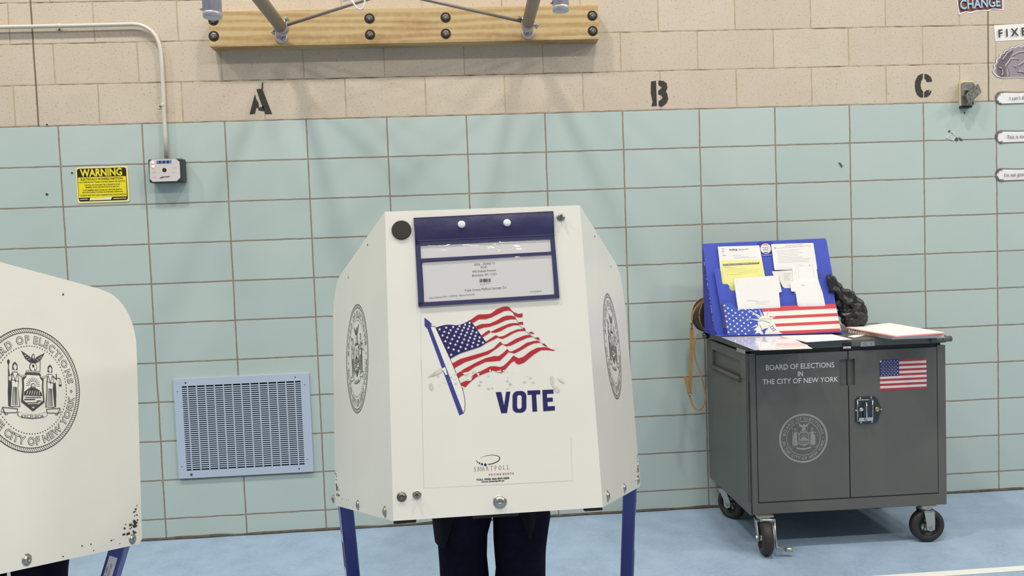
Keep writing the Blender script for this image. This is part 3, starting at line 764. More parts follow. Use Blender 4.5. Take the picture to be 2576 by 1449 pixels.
def ptext(t, x, y, hpx, W, off=0., mt=GREYINK2):
    a0 = FR.ab(x, y); an = -.052
    b.text(FR, t, a0, hpx*.00092, mt, .0030, 'c', -an*-1 if False else .043, off, width=W*.00092)
for t, x, y, W in (('8376 - ZONE 13', 1219, 667, 54), ('PS 81', 1218, 675.5, 18), ('990 Dekalb Avenue', 1218, 684.5, 62), ('Brooklyn, NY 11221', 1219, 694, 66)): ptext(t, x, y, 6, W)
ptext('Triple Crown Maffucci Storage, Co', 1221, 730, 6.5, 110)
ptext('General Election 2024 - 11/05/2024 - Election Day Facility', 1137, 747, 4, 120)
ptext('Privacy Booth', 1348, 735, 4, 30)
x = 1206.0; rnd = random.Random(3)
while x < 1234:
    w_ = rnd.choice((.7, 1.2, 1.8)); b.poly(FR, pp([(x, 702.3-(x-1206)*.04), (x+w_, 702.3-(x-1206)*.04), (x+w_, 711-(x-1206)*.04), (x, 711-(x-1206)*.04)]), INK, .003); x += w_+rnd.choice((.6, 1, 1.5))
ptext('0 0 8 3 7 6', 1220, 716, 3, 26)
b.build('address_card', pt)
for q in ([(1056, 619), (1384, 601), (1387, 637), (1057, 657)], [(1060, 659), (1391, 638), (1397, 744), (1064, 764)]):
    q = pp(q); b = MB(); vs = []; fs = []; nU, nV = 40, 14
    for j in range(nV+1):
        for i in range(nU+1):
            t, s_ = i/nU, j/nV
            A = [(q[0][k]*(1-t)+q[1][k]*t)*(1-s_)+(q[3][k]*(1-t)+q[2][k]*t)*s_ for k in (0, 1)]
            e_ = min(1, 6*min(t, 1-t, s_, 1-s_)+.0)
            vs.append(FR.P(*A, .0042+e_*(.0022+.0030*noise.noise((t*6, s_*3, q[0][0]*9))+.0016*noise.noise((t*14, s_*6, 4)))))
    for j in range(nV):
        for i in range(nU):
            a_ = j*(nU+1)+i; fs.append((a_, a_+nU+1, a_+nU+2, a_+1))
    b.add(vs, fs, FILM, True); b.build('clear_window', pt)
b = MB(); b.prism(FR, pp([(1057, 652), (1388, 634), (1389, 641), (1058, 660)]), .0026, .0052, NAVYE)
for q in ([(1046, 610), (1057, 610), (1065, 765), (1053, 772)], [(1384, 596), (1394, 594), (1407, 750), (1395, 745)], [(1052, 762), (1398, 742), (1407, 750), (1053, 772)], [(1046, 609), (1393, 592), (1393, 602), (1047, 619)]):
    b.prism(FR, pp(q), .0022, .0048, NAVYE)
b.build('pocket_edging', pt)

# ------------------------------------------------------------------ equipment cart
CO, CR, CW, CD, ZB, ZT = Vector((3.241, -.647, 0)), -.012, .923, .61, .176, .962
cx_, cy_ = Vector((cos(CR), sin(CR), 0)), Vector((-sin(CR), cos(CR), 0))
CF = Plane(CO, cx_, (0, 0, 1)); CLP = Plane(CO, -cy_, (0, 0, 1)); CT = Plane(CO+Vector((0, 0, ZT)), cx_, cy_)
CM = Matrix.Translation(CO) @ Matrix.Rotation(CR, 4, 'Z')
cart = thing('equipment_cart', 'dark grey metal cabinet cart on four black wheels beside the tiled wall', 'cart', CO, CR)
b = MB()
b.box((.014, .014, ZB+.004), (CW-.006, CD, .914), CART, CM)
b.box((.0012, 0, ZB), (CW, CD, ZB+.055), CART, CM, bev=.003)                       # base rail
b.box((0, 0, ZB+.05), (.039, .02, .915), CART, CM, bev=.002); b.box((CW-.039, 0, ZB+.05), (CW, .02, .915), CART, CM, bev=.002)
b.box((.02, .006, .908), (CW-.02, .5, .926), CARTD, CM)
# left side skin with the recessed hand hold
Lq = [CLP.ab(*p) for p in ((1792, 880), (1862, 906), (1862.5, 957), (1794, 922.5))]
ha0, ha1 = min(p[0] for p in Lq), max(p[0] for p in Lq); hz0, hz1 = (Lq[2][1]+Lq[3][1])/2, (Lq[0][1]+Lq[1][1])/2
for a0, z0, a1, z1 in ((-CD, ZB, 0, hz0), (-CD, hz1, 0, .915), (-CD, hz0, ha0, hz1), (ha1, hz0, 0, hz1)):
    b.prism(CLP, [(a0, z0), (a1, z0), (a1, z1), (a0, z1)], -.012, 0, CART)
body = b.build('cabinet_body', cart)
b = MB()
b.prism(CLP, [(ha0, hz0), (ha1, hz0), (ha1, hz1), (ha0, hz1)], -.0135, -.0125, CART)
p0, p1 = CLP.P(ha0-.006, hz0+.004, .004), CLP.P(ha1+.004, hz0+.004, .004)
b.tube([p0, p1], .011, CART, 12); b.rect(CLP, ha0, hz0-.012, ha1, hz0-.006, CARTD, .0006)
b.build('side_handhold', cart)
for x, y in ((1782, 970), (1784, 996), (1784, 1020), (1861, 988), (1862, 1016), (1863, 1042), (1864, 1069), (1857, 1222)):
    a_ = CLP.ab(x, y); b = MB(); b.lathe(CLP.P(*a_, 0), CLP.n, [(0, .0032), (.001, .003), (.0014, .001)], STEELD if y != 1069 and y != 1020 else STEEL, 10); b.build('rivet', body)
def fq(l): return CF.pts(l)
dl = fq([(1902, 886), (2131, 872), (2141, 1259), (1914, 1275)]); dr_ = fq([(2132.5, 872), (2356, 868), (2363, 1246), (2144, 1260.5)])
xs0, xm0, xm1, xs1 = .042, CF.ab(2136, 1060)[0]-.0025, CF.ab(2136, 1060)[0]+.0025, CW-.042
zb0, zt0 = ZB+.058, .907
nzt, nzb = CF.ab(2120, 904)[1], CF.ab(2120, 971)[1]; nl = CF.ab(2112, 940)[0]; nr = CF.ab(2151, 940)[0]
b = MB(); b.prism(CF, [(xs0, zb0), (xm0, zb0), (xm0, nzb), (nl, nzb), (nl, nzt), (xm0, nzt), (xm0, zt0), (xs0, zt0)], -.016, 0, CART); dL = b.build('cabinet_door', cart)
b = MB(); b.prism(CF, [(xm1, zb0), (xs1, zb0), (xs1, zt0), (xm1, zt0), (xm1, nzt), (nr, nzt), (nr, nzb), (xm1, nzb)], -.016, 0, CART); dR = b.build('cabinet_door', cart)
b = MB(); b.rect(CF, xs0-.004, zb0-.005, xs1+.004, zb0-.001, CARTD, .0004); b.rect(CF, xm0-.0005, zb0, xm1+.0005, zt0, CARTD, -.012)
b.line(CF, [(xs0-.0015, zb0), (xs0-.0015, zt0)], .0018, CARTD, .0004); b.line(CF, [(xs1+.0015, zb0), (xs1+.0015, zt0)], .0018, CARTD, .0004)
b.build('door_gap', cart)
b = MB()
mm = abs(CF.ab(2000, 920)[0]-CF.ab(2001, 920)[0])
def ct(t, x0, x1, yb0, yb1, hpx, mt, off=.0):
    a0 = CF.ab(x0, yb0); a1 = CF.ab(x1, yb1)
    b.text(CF, t, a0, hpx*mm, mt, .0005, 'l', math.atan2(a1[1]-a0[1], a1[0]-a0[0]), off, width=math.hypot(a1[0]-a0[0], a1[1]-a0[1]))
ct('BOARD OF ELECTIONS', 1925.5, 2099, 931.5, 923.5, 13.5, SILVER2, .008); ct('IN', 2006, 2020.5, 946.5, 946, 12.5, SILVER2, .008); ct('THE CITY OF NEW YORK', 1918.5, 2108, 967, 960, 13, SILVER2, .008)
b.build('lettering', dL)
b = MB(); seal(b, CF, CF.ab(2021, 1102.5), 61.5*mm, SILVER, CART, .0004, True); b.build('printed_seal', dL)
b = MB()
fl_ = fq([(2214, 983), (2331, 978), (2330, 900.5), (2213.5, 906)])
x0, x1 = fl_[0][0], fl_[1][0]; z0 = (fl_[0][1]+fl_[1][1])/2; z1 = (fl_[2][1]+fl_[3][1])/2; st = (z1-z0)/13; xc = x0+(x1-x0)*.41
for i in range(13):
    b.rect(CF, x0, z0+i*st, x1, z0+(i+1)*st, FLAGR2 if i % 2 == 0 else OFFW, .0005)
b.rect(CF, x0-.001, z1-7*st, xc, z1+.0005, FLAGB2, .0008)
for r_ in range(9):
    for c_ in range(6 if r_ % 2 == 0 else 5):
        b.star(CF, (x0+(xc-x0)*(.09+(c_+(0 if r_ % 2 == 0 else .5))*.165), z1-7*st*(.08+r_*.105)), .0036, OFFW, .0011)
b.poly(CF, [(x0, z1-.012), (x0+.007, z1-.009), (x0+.002, z1+.002)], OFFW, .0013)
b.build('flag_sticker', dR)
# latch
b = MB(); lp = fq([(2151, 1005), (2158, 998.5), (2198, 996.5), (2207, 1003), (2216.5, 1029), (2206, 1060), (2197, 1063), (2160, 1066), (2151, 1060)])
b.prism(CF, lp, 0, .004, BLACKCH); la = b.build('latch', dR)
b = MB(); q = fq([(2156, 1006), (2194, 1004.5), (2194, 1057), (2156, 1059)])
for i in range(4):
    b.tube([CF.P(*q[i], .005), CF.P(*q[(i+1) % 4], .005)], .0022, CHROME, 8)
b.prism(CF, fq([(2158, 1050), (2193, 1048), (2193, 1057), (2158, 1059)]), .004, .012, CHROME)
b.build('latch_bezel', la)
b = MB(); h0, h1 = CF.ab(2173.5, 1012), CF.ab(2174.5, 1056); b.tube([CF.P(*h0, .004), CF.P(*h0, .022), CF.P(*h1, .022), CF.P(*h1, .004)], .0034, CHROME, 10)
k0 = CF.ab(2164, 1029); b.lathe(CF.P(*k0, .004), CF.n, [(0, .010), (.008, .010), (.012, .006)], CHROME, 16); b.build('latch_handle', la)
b = MB()
b.lathe(CF.P(*CF.ab(2205, 1029), .004), CF.n, [(0, .0105), (.004, .0105), (.005, .006), (.003, .005)], BRASS, 20); b.build('lock_cylinder', dR)
for x, y in ((2162.5, 1001), (2190, 999.5), (2152.5, 1032), (2214.5, 1029), (2164.5, 1062.5), (2192, 1060.5)): b = MB(); b.lathe(CF.P(*CF.ab(x, y), .003), CF.n, [(0, .005), (.004, .0045), (.006, .002)], CHROME, 12); b.build('latch_screw', dR)
# lid
b = MB(); b.box((-.006, -.004, .926), (CW+.004, CD, ZT), CART, CM, bev=.005)
b.tube([CM @ Vector((CW-.075, -.006, .944)), CM @ Vector((CW+.022, -.006, .944))], .0135, CART, 14)
for x_ in (.055, .022): b.lathe(CM @ Vector((CW-x_, -.019, .946)), -cy_, [(0, .004), (.001, .003)], CARTD, 10)
lid = b.build('lid', cart)
b = MB()
LF = Plane(CO-cy_*.0045, cx_, (0, 0, 1))
q = LF.pts([(2119, 880), (2142, 878), (2142, 861), (2119, 863)]); b.poly(LF, q, BLACK, .0005)
b.poly(LF, LF.pts([(2121, 877), (2140, 876), (2140, 871), (2121, 872)]), OFFW, .0008); b.text(LF, 'CORP', LF.ab(2130.5, 876), .0045, GREYINK2, .001, 'c')
b.build('maker_plate', lid)
b = MB(); q = LF.pts([(2164, 872), (2200, 870), (2199, 858), (2164, 860)]); b.prism(LF, q, 0, .003, ZINC)
b.prism(LF, LF.pts([(2173, 869), (2193, 868), (2193, 860), (2173, 861)]), .003, .006, CHROME)
for x in (2176, 2190): b.disc(LF, LF.ab(x, 865), .003, STEELD, .0065, 10)
b.build('lid_hasp', lid)
b = MB(); CL2 = Plane(CO-cx_*.0065, -cy_, (0, 0, 1))
b.prism(CL2, CL2.pts([(1855, 874), (1875, 880), (1875, 890), (1855, 884)]), 0, .004, ZINC); b.build('lid_hinge', lid)
b = MB(); b.lathe(CM @ Vector((-.006, CD-.05, .94)), -cx_, [(0, .018), (.02, .018), (.028, .012)], STEELD, 14); b.build('lid_knob', lid)
# folded side shelf on the right
b = MB(); b.box((CW+.003, .03, .235), (CW+.018, CD-.03, .905), CART, CM, bev=.003); b.build('folded_shelf', cart)
def caster(x, y, hd, off, brake):
    """x, y: wheel contact point; hd: rolling direction"""
    root = cart
    d = Vector((cos(hd), sin(hd), 0)); ax = Vector((-sin(hd), cos(hd), 0)); R = .077; c = Vector((x, y, R)); w = .024
    b = MB(); b.lathe(c-ax*w, ax, [(0, R*.62), (0, R*.82), (.004, R*.93), (.012, R), (2*w-.012, R), (2*w-.004, R*.93), (2*w, R*.82), (2*w, R*.62)], RUBBER, 40, True, True)
    # top plate and swivel
    sw = c-d*off; sw.z = ZB
    b2 = MB(); b2.box((-.036, -.04, ZB-.006), (.036, .04, ZB), ZINC, Matrix.Translation((sw.x, sw.y, 0)) @ Matrix.Rotation(CR, 4, 'Z'))
    b2.lathe((sw.x, sw.y, ZB-.026), (0, 0, 1), [(0, .028), (.02, .034)], ZINC, 20)
    cs = b2.build('caster', root)
    t = b.build('wheel_tyre', cs)
    b3 = MB()
    b3.lathe(c-ax*(w-.006), ax, [(0, R*.6), (.002, R*.6), (.002, R*.44), (2*w-.014, R*.44), (2*w-.014, R*.6), (2*w-.012, R*.6)], BLACK, 30, True, True)
    b3.lathe(c-ax*(w+.006), ax, [(0, .014), (2*w+.012, .014)], ZINC, 16)
    for k in range(5):
        t_ = 2*pi*k/5; e = d*cos(t_)+Vector((0, 0, 1))*sin(t_); b3.tube([c+e*.012, c+e*R*.5], .007, ZINC, 8)
    b3.build('wheel_hub', cs)
    b4 = MB()
    for s_ in (-1, 1):
        pl = Plane(c+ax*(s_*(w+.011)), d if s_ < 0 else -d, (0, 0, 1)); sg = 1 if s_ < 0 else -1
        sx_ = -off*sg
        b4.prism(pl, [(-.018, -.012), (0, -.020), (.018, -.012), (.02, .02), (sx_+.024, ZB-.026-R), (sx_-.024, ZB-.026-R), (-.02, .02)], -.002, .002, ZINC)
        b4.lathe(pl.P(0, 0, .002), pl.n, [(0, .010), (.005, .009), (.006, .004)], STEEL, 6, False)
    b4.box((-.024, -w-.013, ZB-.03), (.024, w+.013, ZB-.024), ZINC, Matrix.Translation((sw.x, sw.y, 0)) @ Matrix.Rotation(hd, 4, 'Z'))
    b4.build('fork', cs)
    if brake:
        b5 = MB(); s_ = brake; q = c+ax*(s_*(w+.018))
        b5.tube([q+Vector((0, 0, .075)), q+Vector((0, 0, .01))+d*.012, q+Vector((0, 0, -.035))+d*.03, q+Vector((0, 0, -.045))+d*.03+ax*(s_*.045)], .0055, ZINC, 8)
        pb = q+Vector((0, 0, -.045))+d*.03+ax*(s_*.04)
        b5.tube([pb, pb+ax*(s_*.03)], .011, ZINC, 10); b5.tube([c+Vector((0, 0, R+.006))-ax*w+d*.01, c+Vector((0, 0, R+.006))+ax*(w+.02)*s_*1.0+d*.01], .007, ZINC, 8)
        b5.build('brake_pedal', cs)
    return cs
caster(3.300, -.668, radians(-98), .035, 1)
caster(4.082, -.630, radians(178), -.006, 0)
caster(3.315, -.175, radians(-58), .03, 0)
caster(4.085, -.150, radians(160), .03, 0)

# ------------------------------------------------------------------ information display on the cart
zt = ZT+.007
L_, R_ = at_z(1797, 843, zt), at_z(2123, 834, zt)
da = (R_-L_).normalized(); db0 = Vector((-da.y, da.x, 0)); TL_ = radians(14)
BD = Plane(L_, da, db0*sin(TL_)+Vector((0, 0, cos(TL_))))
def bp(l, off=0, s=5.367, ox=1760, oy=590): return [BD.ab(ox+x/s, oy+y/s, off) for x, y in l]
disp = thing('information_display', 'blue card voter information display with stars and stripes pocket on the cart', 'display board', L_)
T2, T3 = .022, .047
b = MB(); q = bp([(38,125),(1695,50),(1712,75),(1790,520),(1840,900),(1905,1310),(1925,1325),(250,1365),(205,1290)])
b.prism(BD, q, -.006, 0, BOARD, BOARDD)
bb = b.build('back_board', disp)
b = MB()
for x in range(0, 16): pass
e0, e1 = bp([(60, 380)])[0], bp([(180, 1180)])[0]
rnd = random.Random(5)
for k in range(34):
    t = rnd.random()**.8; p = (e0[0]+(e1[0]-e0[0])*t+.0006, e0[1]+(e1[1]-e0[1])*t); l_ = rnd.uniform(.001, .005)
    b.line(BD, [(p[0], p[1]), (p[0]+.0004, p[1]+l_)], .0013, WHITE2, .0005)
b.build('edge_speck', bb)
# side gusset and rear strut
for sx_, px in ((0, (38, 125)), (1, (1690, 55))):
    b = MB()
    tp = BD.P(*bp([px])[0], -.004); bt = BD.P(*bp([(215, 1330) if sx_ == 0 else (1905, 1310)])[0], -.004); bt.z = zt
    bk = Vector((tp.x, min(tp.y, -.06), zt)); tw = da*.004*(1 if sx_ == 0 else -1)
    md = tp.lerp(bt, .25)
    b.add([bt, tp, bk, bt+tw, tp+tw, bk+tw], [(0, 1, 2), (5, 4, 3), (0, 3, 4, 1), (1, 4, 5, 2), (2, 5, 3, 0)], BOARDD)  # darker blue paints the side panel's shade into its colour
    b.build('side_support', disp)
b = MB()
b.prism(BD, bp([(190,462),(278,455),(300,640),(312,668),(375,668),(398,690),(406,735),(432,757),(478,760),(900,790),(1110,780),(1105,720),(1088,640),(1110,690),(1140,722),(1225,722),(1240,770),(1300,770),(1345,800),(1620,790),(1585,610),(1620,600),(1770,560),(1905,1310),(350,1360)], T2), T2-.003, T2, BOARD)
b.build('middle_tier', disp)
pk = bp([(315,930),(430,915),(455,960),(515,1012),(820,1000),(1085,990),(1100,965),(1325,955),(1345,975),(1690,965),(1712,940),(1832,935),(1912,1310),(378,1362)], T3)
b = MB(); b.prism(BD, pk, T3-.003, T3, FLAGBLUE); pock = b.build('front_pocket', disp)
b = MB(); H3 = T3+.0004
def kp(l): return bp(l, T3)
b.poly(BD, kp([(835,1000),(1085,990),(1100,965),(1325,955),(1345,975),(1690,965),(1712,940),(1832,935),(1912,1310),(1060,1340),(960,1330)]), WHITE2, H3)
for q in ([(835,1000),(1085,990),(1100,965),(1325,955),(1345,975),(1690,965),(1712,940),(1832,935),(1845,997),(850,1043)], [(930,1105),(1855,1060),(1868,1100),(1000,1140),(925,1145)], [(1015,1205),(1880,1163),(1893,1203),(1035,1243)], [(1060,1305),(1895,1268),(1912,1310),(1130,1343)]):
    b.poly(BD, kp(q), FLAGRED, H3+.0004)
for r_ in range(12):
    for c_ in range(10):
        x, y = 350+c_*92+(42 if r_ % 2 else 0)+(r_-3)*5.5, 958+r_*36-c_*7+(0)
        if r_ < 2 and c_ > 0: continue
        if x < 325+ (y-930)*.14 or x > 800+(y-1000)*.12 or y > 1350 or y < 935: continue
        if x > 640 and y > 1080+ (760-x)*.4 and x > 700: continue
        b.star(BD, kp([(x, y)])[0], .0065, WHITE2, H3+.0003, .1)
# crowned head
b.poly(BD, kp([(785,1180),(790,1145),(820,1110),(880,1095),(940,1110),(985,1150),(1000,1200),(1030,1260),(1060,1310),(1120,1340),(880,1352),(840,1352),(800,1330),(740,1345),(770,1300),(725,1290),(770,1255),(790,1235)]), WHITE2, H3+.0008)
for p0, p1, p2 in (((800,1130),(650,1010),(820,1100)),((790,1165),(635,1140),(790,1140)),((790,1240),(690,1260),(770,1215)),((830,1105),(800,1000),(860,1100)),((895,1098),(930,1015),(925,1105)),((945,1120),(1030,1095),(975,1145))):
    b.poly(BD, kp([p0, p1, p2]), WHITE2, H3+.0008)
    c = ((p0[0]+p2[0])/2, (p0[1]+p2[1])/2); b.line(BD, kp([c, ((c[0]+p1[0]*2)/3, (c[1]+p1[1]*2)/3)]), .0016, FLAGBLUE, H3+.0011)
for i in range(11): b.line(BD, kp([(800+i*16, 1142-12*sin(pi*i/10)), (803+i*15, 1158-12*sin(pi*i/10))]), .0014, INK, H3+.0011)
b.line(BD, kp([(790,1180),(830,1160),(890,1172),(950,1200)]), .002, FLAGBLUE, H3+.0012); b.line(BD, kp([(810,1215),(820,1245),(835,1275),(840,1310)]), .0025, FLAGBLUE, H3+.0012)
b.poly(BD, kp([(840,1290),(880,1270),(930,1262),(890,1300),(875,1350),(858,1340)]), FLAGBLUE, H3+.0012)
for q in ([(945,1235),(960,1265),(1000,1300)], [(975,1225),(1010,1275),(1030,1290)], [(960,1245),(985,1240)], [(975,1275),(1000,1265)], [(990,1305),(1025,1285)]): b.line(BD, kp(q), .0022, FLAGBLUE, H3+.0012)
b.build('flag_print', pock)
b = MB()   # kraft side wall of the pocket and tray
e = bp([(285, 930), (318, 1265)], 0); f_ = bp([(318, 930), (372, 1265)], T3)
b.add([BD.P(*e[0], .001), BD.P(*e[1], .001), BD.P(*f_[1], T3-.004), BD.P(*f_[0], T3-.004)], [(0, 1, 2, 3)], KRAFT)
b.build('pocket_lining', disp)
b = MB()
q0, q1 = BD.P(0.0, .0, 0), BD.P(*bp([(1905, 1312)])[0], 0); q0.z = q1.z = zt+.001
fw = -db0*.058
b.add([q0, q1, q1+fw, q0+fw, *(p+Vector((0, 0, .002)) for p in (q0, q1, q1+fw, q0+fw))], [(3, 2, 1, 0), (4, 5, 6, 7), (0, 1, 5, 4), (1, 2, 6, 5), (2, 3, 7, 6), (3, 0, 4, 7)], BOARD)
b.build('tray_floor', disp)
b = MB(); hb = .0008
b.poly(BD, bp([(780,105),(985,97),(995,298),(838,300)]), BOARDD, .0004)
c = bp([(893, 190)])[0]; r_ = .0262
b.disc(BD, c, r_, WHITE2, hb)
b.poly(BD, [(c[0]+r_*.86*cos(t), c[1]+r_*.86*sin(t)) for t in [radians(50+i*8) for i in range(11)]]+[(c[0]-r_*.4, c[1]+r_*.5), (c[0]+r_*.4, c[1]+r_*.5)][::-1][:0]+[], FLAGRED, hb+.0004)
b.poly(BD, [(c[0]+r_*.86*cos(t), c[1]+r_*.86*sin(t)) for t in [radians(230+i*8) for i in range(11)]], BLUEINK, hb+.0004)
for dx in (-.4, 0, .4): b.star(BD, (c[0]+r_*dx, c[1]+r_*(.68-abs(dx)*.15)), .0028, WHITE2, hb+.0007); b.star(BD, (c[0]+r_*dx, c[1]-r_*(.68-abs(dx)*.15)), .0028, WHITE2, hb+.0007)
b.text(BD, 'VOTE', (c[0], c[1]+.0012), .0085, FLAGRED, hb+.0005, 'c', off=.01); b.text(BD, 'NYC', (c[0], c[1]-.010), .0085, BLUEINK, hb+.0005, 'c', off=.01)
b.line(BD, bp([(838, 280), (975, 275)]), .002, SILVER2, .0008)
b.build('badge_print', bb)

def sheet(name, label, cat, pts, off, mt, th=.0008, extra=None, group=None):
    q = bp(pts, off); c = BD.P(sum(x for x, y in q)/len(q), sum(y for x, y in q)/len(q), off)
    t = thing(name, label, cat, c, 0, group)
    b = MB(); b.prism(BD, q, off-th, off, mt); b.build('sheet', t)
    if extra:
        b = MB(); extra(b, off+.0003); b.build('printing', t)
    return t
def lines(b, off, x0, x1, y0, y1, n, sk=-.045, w=.0011, mt=GREYINK, seed=1, lean=.12):
    rnd = random.Random(seed)
    for i in range(n):
        y = y0+(y1-y0)*i/max(1, n-1); xx = x0+(y-y0)*lean; xe = xx+(x1-x0)*rnd.uniform(.55, 1)
        b.line(BD, bp([(xx, y), (xe, y+(xe-xx)*sk)], off), w, mt, off)
def btext(b, off, t, x, y, w, hpx, mt, o_=.01, an=.045):
    k = mmB; b.text(BD, t, bp([(x, y)], off)[0], hpx*k, mt, off, 'l', an, o_, width=w*k)
mmB = abs(bp([(900, 300)])[0][0]-bp([(901, 300)])[0][0])
def pr1(b, off):
    b.poly(BD, bp([(283,352),(838,333),(878,555),(880,760),(340,790),(300,640)], off), YELLOWP, off)
    b.poly(BD, bp([(313,400),(803,372),(806,397),(316,425)], off), GREYINK2, off+.0003)
    btext(b, off+.0006, 'NYC Board of Elections Polling Place Information', 325, 420, 470, 14, WHITE2)
    btext(b, off, 'Board', 300, 198, 35, 12, INK); btext(b, off, 'of', 308, 215, 15, 10, GREYINK2); btext(b, off, 'Elect', 300, 236, 36, 12, INK)
    btext(b, off, 'Polling', 402, 219, 108, 24, INK, .03); btext(b, off, 'Place info', 525, 214, 140, 20, GREYINK2)
    btext(b, off, 'Date', 314, 288, 42, 13, INK)
    lines(b, off, 440, 640, 283, 284, 1); lines(b, off, 460, 790, 305, 320, 2); lines(b, off, 330, 480, 440, 452, 2); lines(b, off, 350, 830, 475, 545, 4, mt=PALEY)
sheet('polling_notice', 'polling place notice, white above and yellow below, in the blue display', 'notice', [(245,163),(800,147),(808,152),(882,560),(900,800),(360,820),(298,655)], .010, PAPER, extra=pr1)
def pr3(b, off):
    btext(b, off, 'NOTICE TO VOTERS', 1150, 160, 240, 15, GREYINK); btext(b, off, 'Important information about voting', 1045, 190, 460, 13, GREYINK)
    b.disc(BD, bp([(1020, 182)], off)[0], .005, GREYINK, off, 14)
    lines(b, off, 1040, 1500, 215, 380, 9, seed=4)
sheet('voter_notice', 'white printed notice beside the round VOTE badge on the blue display', 'notice', [(965,130),(1525,112),(1536,118),(1590,470),(1015,480),(1008,462)], .008, PAPER, extra=pr3)
def pr4(b, off):
    b.ring(BD, bp([(1080, 570)], off)[0], .004, .005, GREYINK, off, 20); lines(b, off, 1130, 1240, 525, 620, 8, seed=6, w=.0009)
sheet('information_card', 'small white card tucked between the voter notice and the stepped booklet', 'card', [(975,497),(1250,480),(1290,722),(1145,724),(1120,700),(1088,640),(1062,560),(1000,552),(985,520)], T2+.0012, PAPER2, extra=pr4)
def pr5(b, off):
    btext(b, off, 'i', 1485, 428, 8, 26, INK, .03); lines(b, off, 1340, 1420, 410, 425, 2, w=.0008); 
    for i in range(13): b.disc(BD, bp([(1290+i*1.9, 410+i*17)], off)[0], .0009, GREYINK2, off, 8)
    b.line(BD, bp([(1320, 405), (1345, 600)], off), .0008, GREYINK, off); b.line(BD, bp([(1520, 395), (1550, 590)], off), .0008, GREYINK, off)
sheet('index_sheet', 'white sheet with a dotted margin overlapping the voter notice on the display', 'sheet', [(1245,405),(1568,388),(1602,612),(1660,780),(1280,800)], T2+.0030, PAPER, extra=pr5)
def pr6(b, off): lines(b, off, 1370, 1440, 683, 690, 2); b.disc(BD, bp([(1460, 940)], off)[0], .004, PAPER2, off, 14)
sheet('white_booklet', 'blank stepped white booklet above the red stripes of the display', 'booklet', [(1220,650),(1596,612),(1642,772),(1660,782),(1705,985),(1340,1000),(1322,950),(1297,770),(1240,768)], T2+.010, PAPER, .006, extra=pr6)
def pr2(b, off):
    lines(b, off, 640, 790, 890, 900, 2, seed=8); lines(b, off, 750, 1000, 905, 945, 3, seed=9)
    for x, y in ((510, 620), (512, 650)): b.disc(BD, bp([(x, y)], off)[0], .0012, GREYINK, off, 8)
    for x, y, l_ in ((640,680,25),(750,820,12),(545,755,20),(900,860,14),(735,600,18)): b.poly(BD, bp([(x,y),(x+l_,y-l_*.4),(x+l_*.8,y+l_*.3)], off), RESIDUE2, off+.0002)
sheet('white_folder', 'large white folder over the yellow notice, standing in the flag pocket', 'folder', [(460,595),(1062,550),(1110,772),(1072,782),(1098,1060),(530,1080)], T2+.016, PAPER, .010, extra=pr2)

# ------------------------------------------------------------------ loose things on the cart top
def tpts(l, z=ZT+.001): return [at_z(x, y, z) for x, y in l]
def flat(name, label, cat, pts, z, th, mt, curl=0, printing=None, group=None):
    q = tpts(pts, z); c = sum(q, Vector())/len(q)
    if printing: t = thing(name, label, cat, (c.x, c.y, z-th), 0, group)
    pl = Plane((0, 0, z), (1, 0, 0), (0, 1, 0)); b = MB()
    b.prism(pl, [(p.x, p.y) for p in q], -th, 0, mt)
    if not printing: return tag(b.build(name, None, (c.x, c.y, z-th)), label, cat, group)
    b.build('sheet', t)
    if printing: b = MB(); printing(b, pl, q); b.build('printing', t)
    return t
LAM = mat('laminated_sheet', (226, 222, 228), .12, spec=.6, coat=.4, bump=.03, bs=10)
def prl(b, pl, q):
    ex = (q[1]-q[0]); ey = (q[3]-q[0])
    an = math.atan2(ex.y, ex.x); L = ex.length
    for i, (t, f_) in enumerate((('VOTERS BILL', .2), ('OF RIGHTS', .36))):
        p = q[0]+ex*.2+ey*f_; b.text(pl, t, (p.x, p.y), .018, OFFW, .0006, 'l', an, .02)
flat('blank_sheet', 'cream sheet lying under the laminated sheet at the cart front', 'sheet', [(1835,846),(1985,846),(2044,876.5),(1912,881)], ZT+.0016, .0012, OFFW)
flat('laminated_sheet', 'glossy laminated sheet overhanging the front edge of the cart top', 'sheet', [(1809,845.5),(1954,842),(2033,868),(1898,880)], ZT+.0040, .002, LAM, printing=prl)
flat('white_sheet', 'plain white sheet lying flat in front of the flag pocket', 'sheet', [(1958,843),(2083,838),(2143,853.5),(2028,860.5)], ZT+.0022, .0012, PAPER)
flat('paper_scrap', 'little torn white scrap in front of the spiral notebook', 'scrap', [(2132,846),(2150,842.5),(2164,841.5),(2180,842.5),(2164,846),(2150,849)], ZT+.0022, .0012, PAPER)
q = [at_z(2134, 838, ZT), at_z(2246, 854.5, ZT), at_z(2375, 850, ZT), at_z(2262, 823, ZT)]
nb = thing('spiral_notebook', 'spiral bound notebook lying under papers at the cart corner', 'notebook', q[0])
TP = Plane((0, 0, ZT), (1, 0, 0), (0, 1, 0))
b = MB(); qq = [(p.x, p.y) for p in q]; b.prism(TP, qq, .001, .014, PAPER2); b.build('page_block', nb)
b = MB(); b.prism(TP, qq, .014, .0155, PINK); b.build('cover', nb)
b = MB(); e = (q[1]-q[0]); nn = Vector((-e.y, e.x, 0)).normalized()
for i in range(17):
    c = q[0]+e*((i+.7)/17.6)+nn*.002+Vector((0, 0, .0105)); ring = []
    for k in range(15):
        t = 2*pi*k/14; ring.append(c+nn*(.0085*cos(t))+Vector((0, 0, .0080*sin(t)))+e.normalized()*(.003*k/14))
    b.tube(ring, .0017, COIL, 6)
b.build('coil', nb)
flat('pink_folder', 'pink folder on the spiral notebook, its edge showing under white paper', 'folder', [(2120,823),(2250,815),(2380,838),(2254,847)], ZT+.0238, .003, PINK)
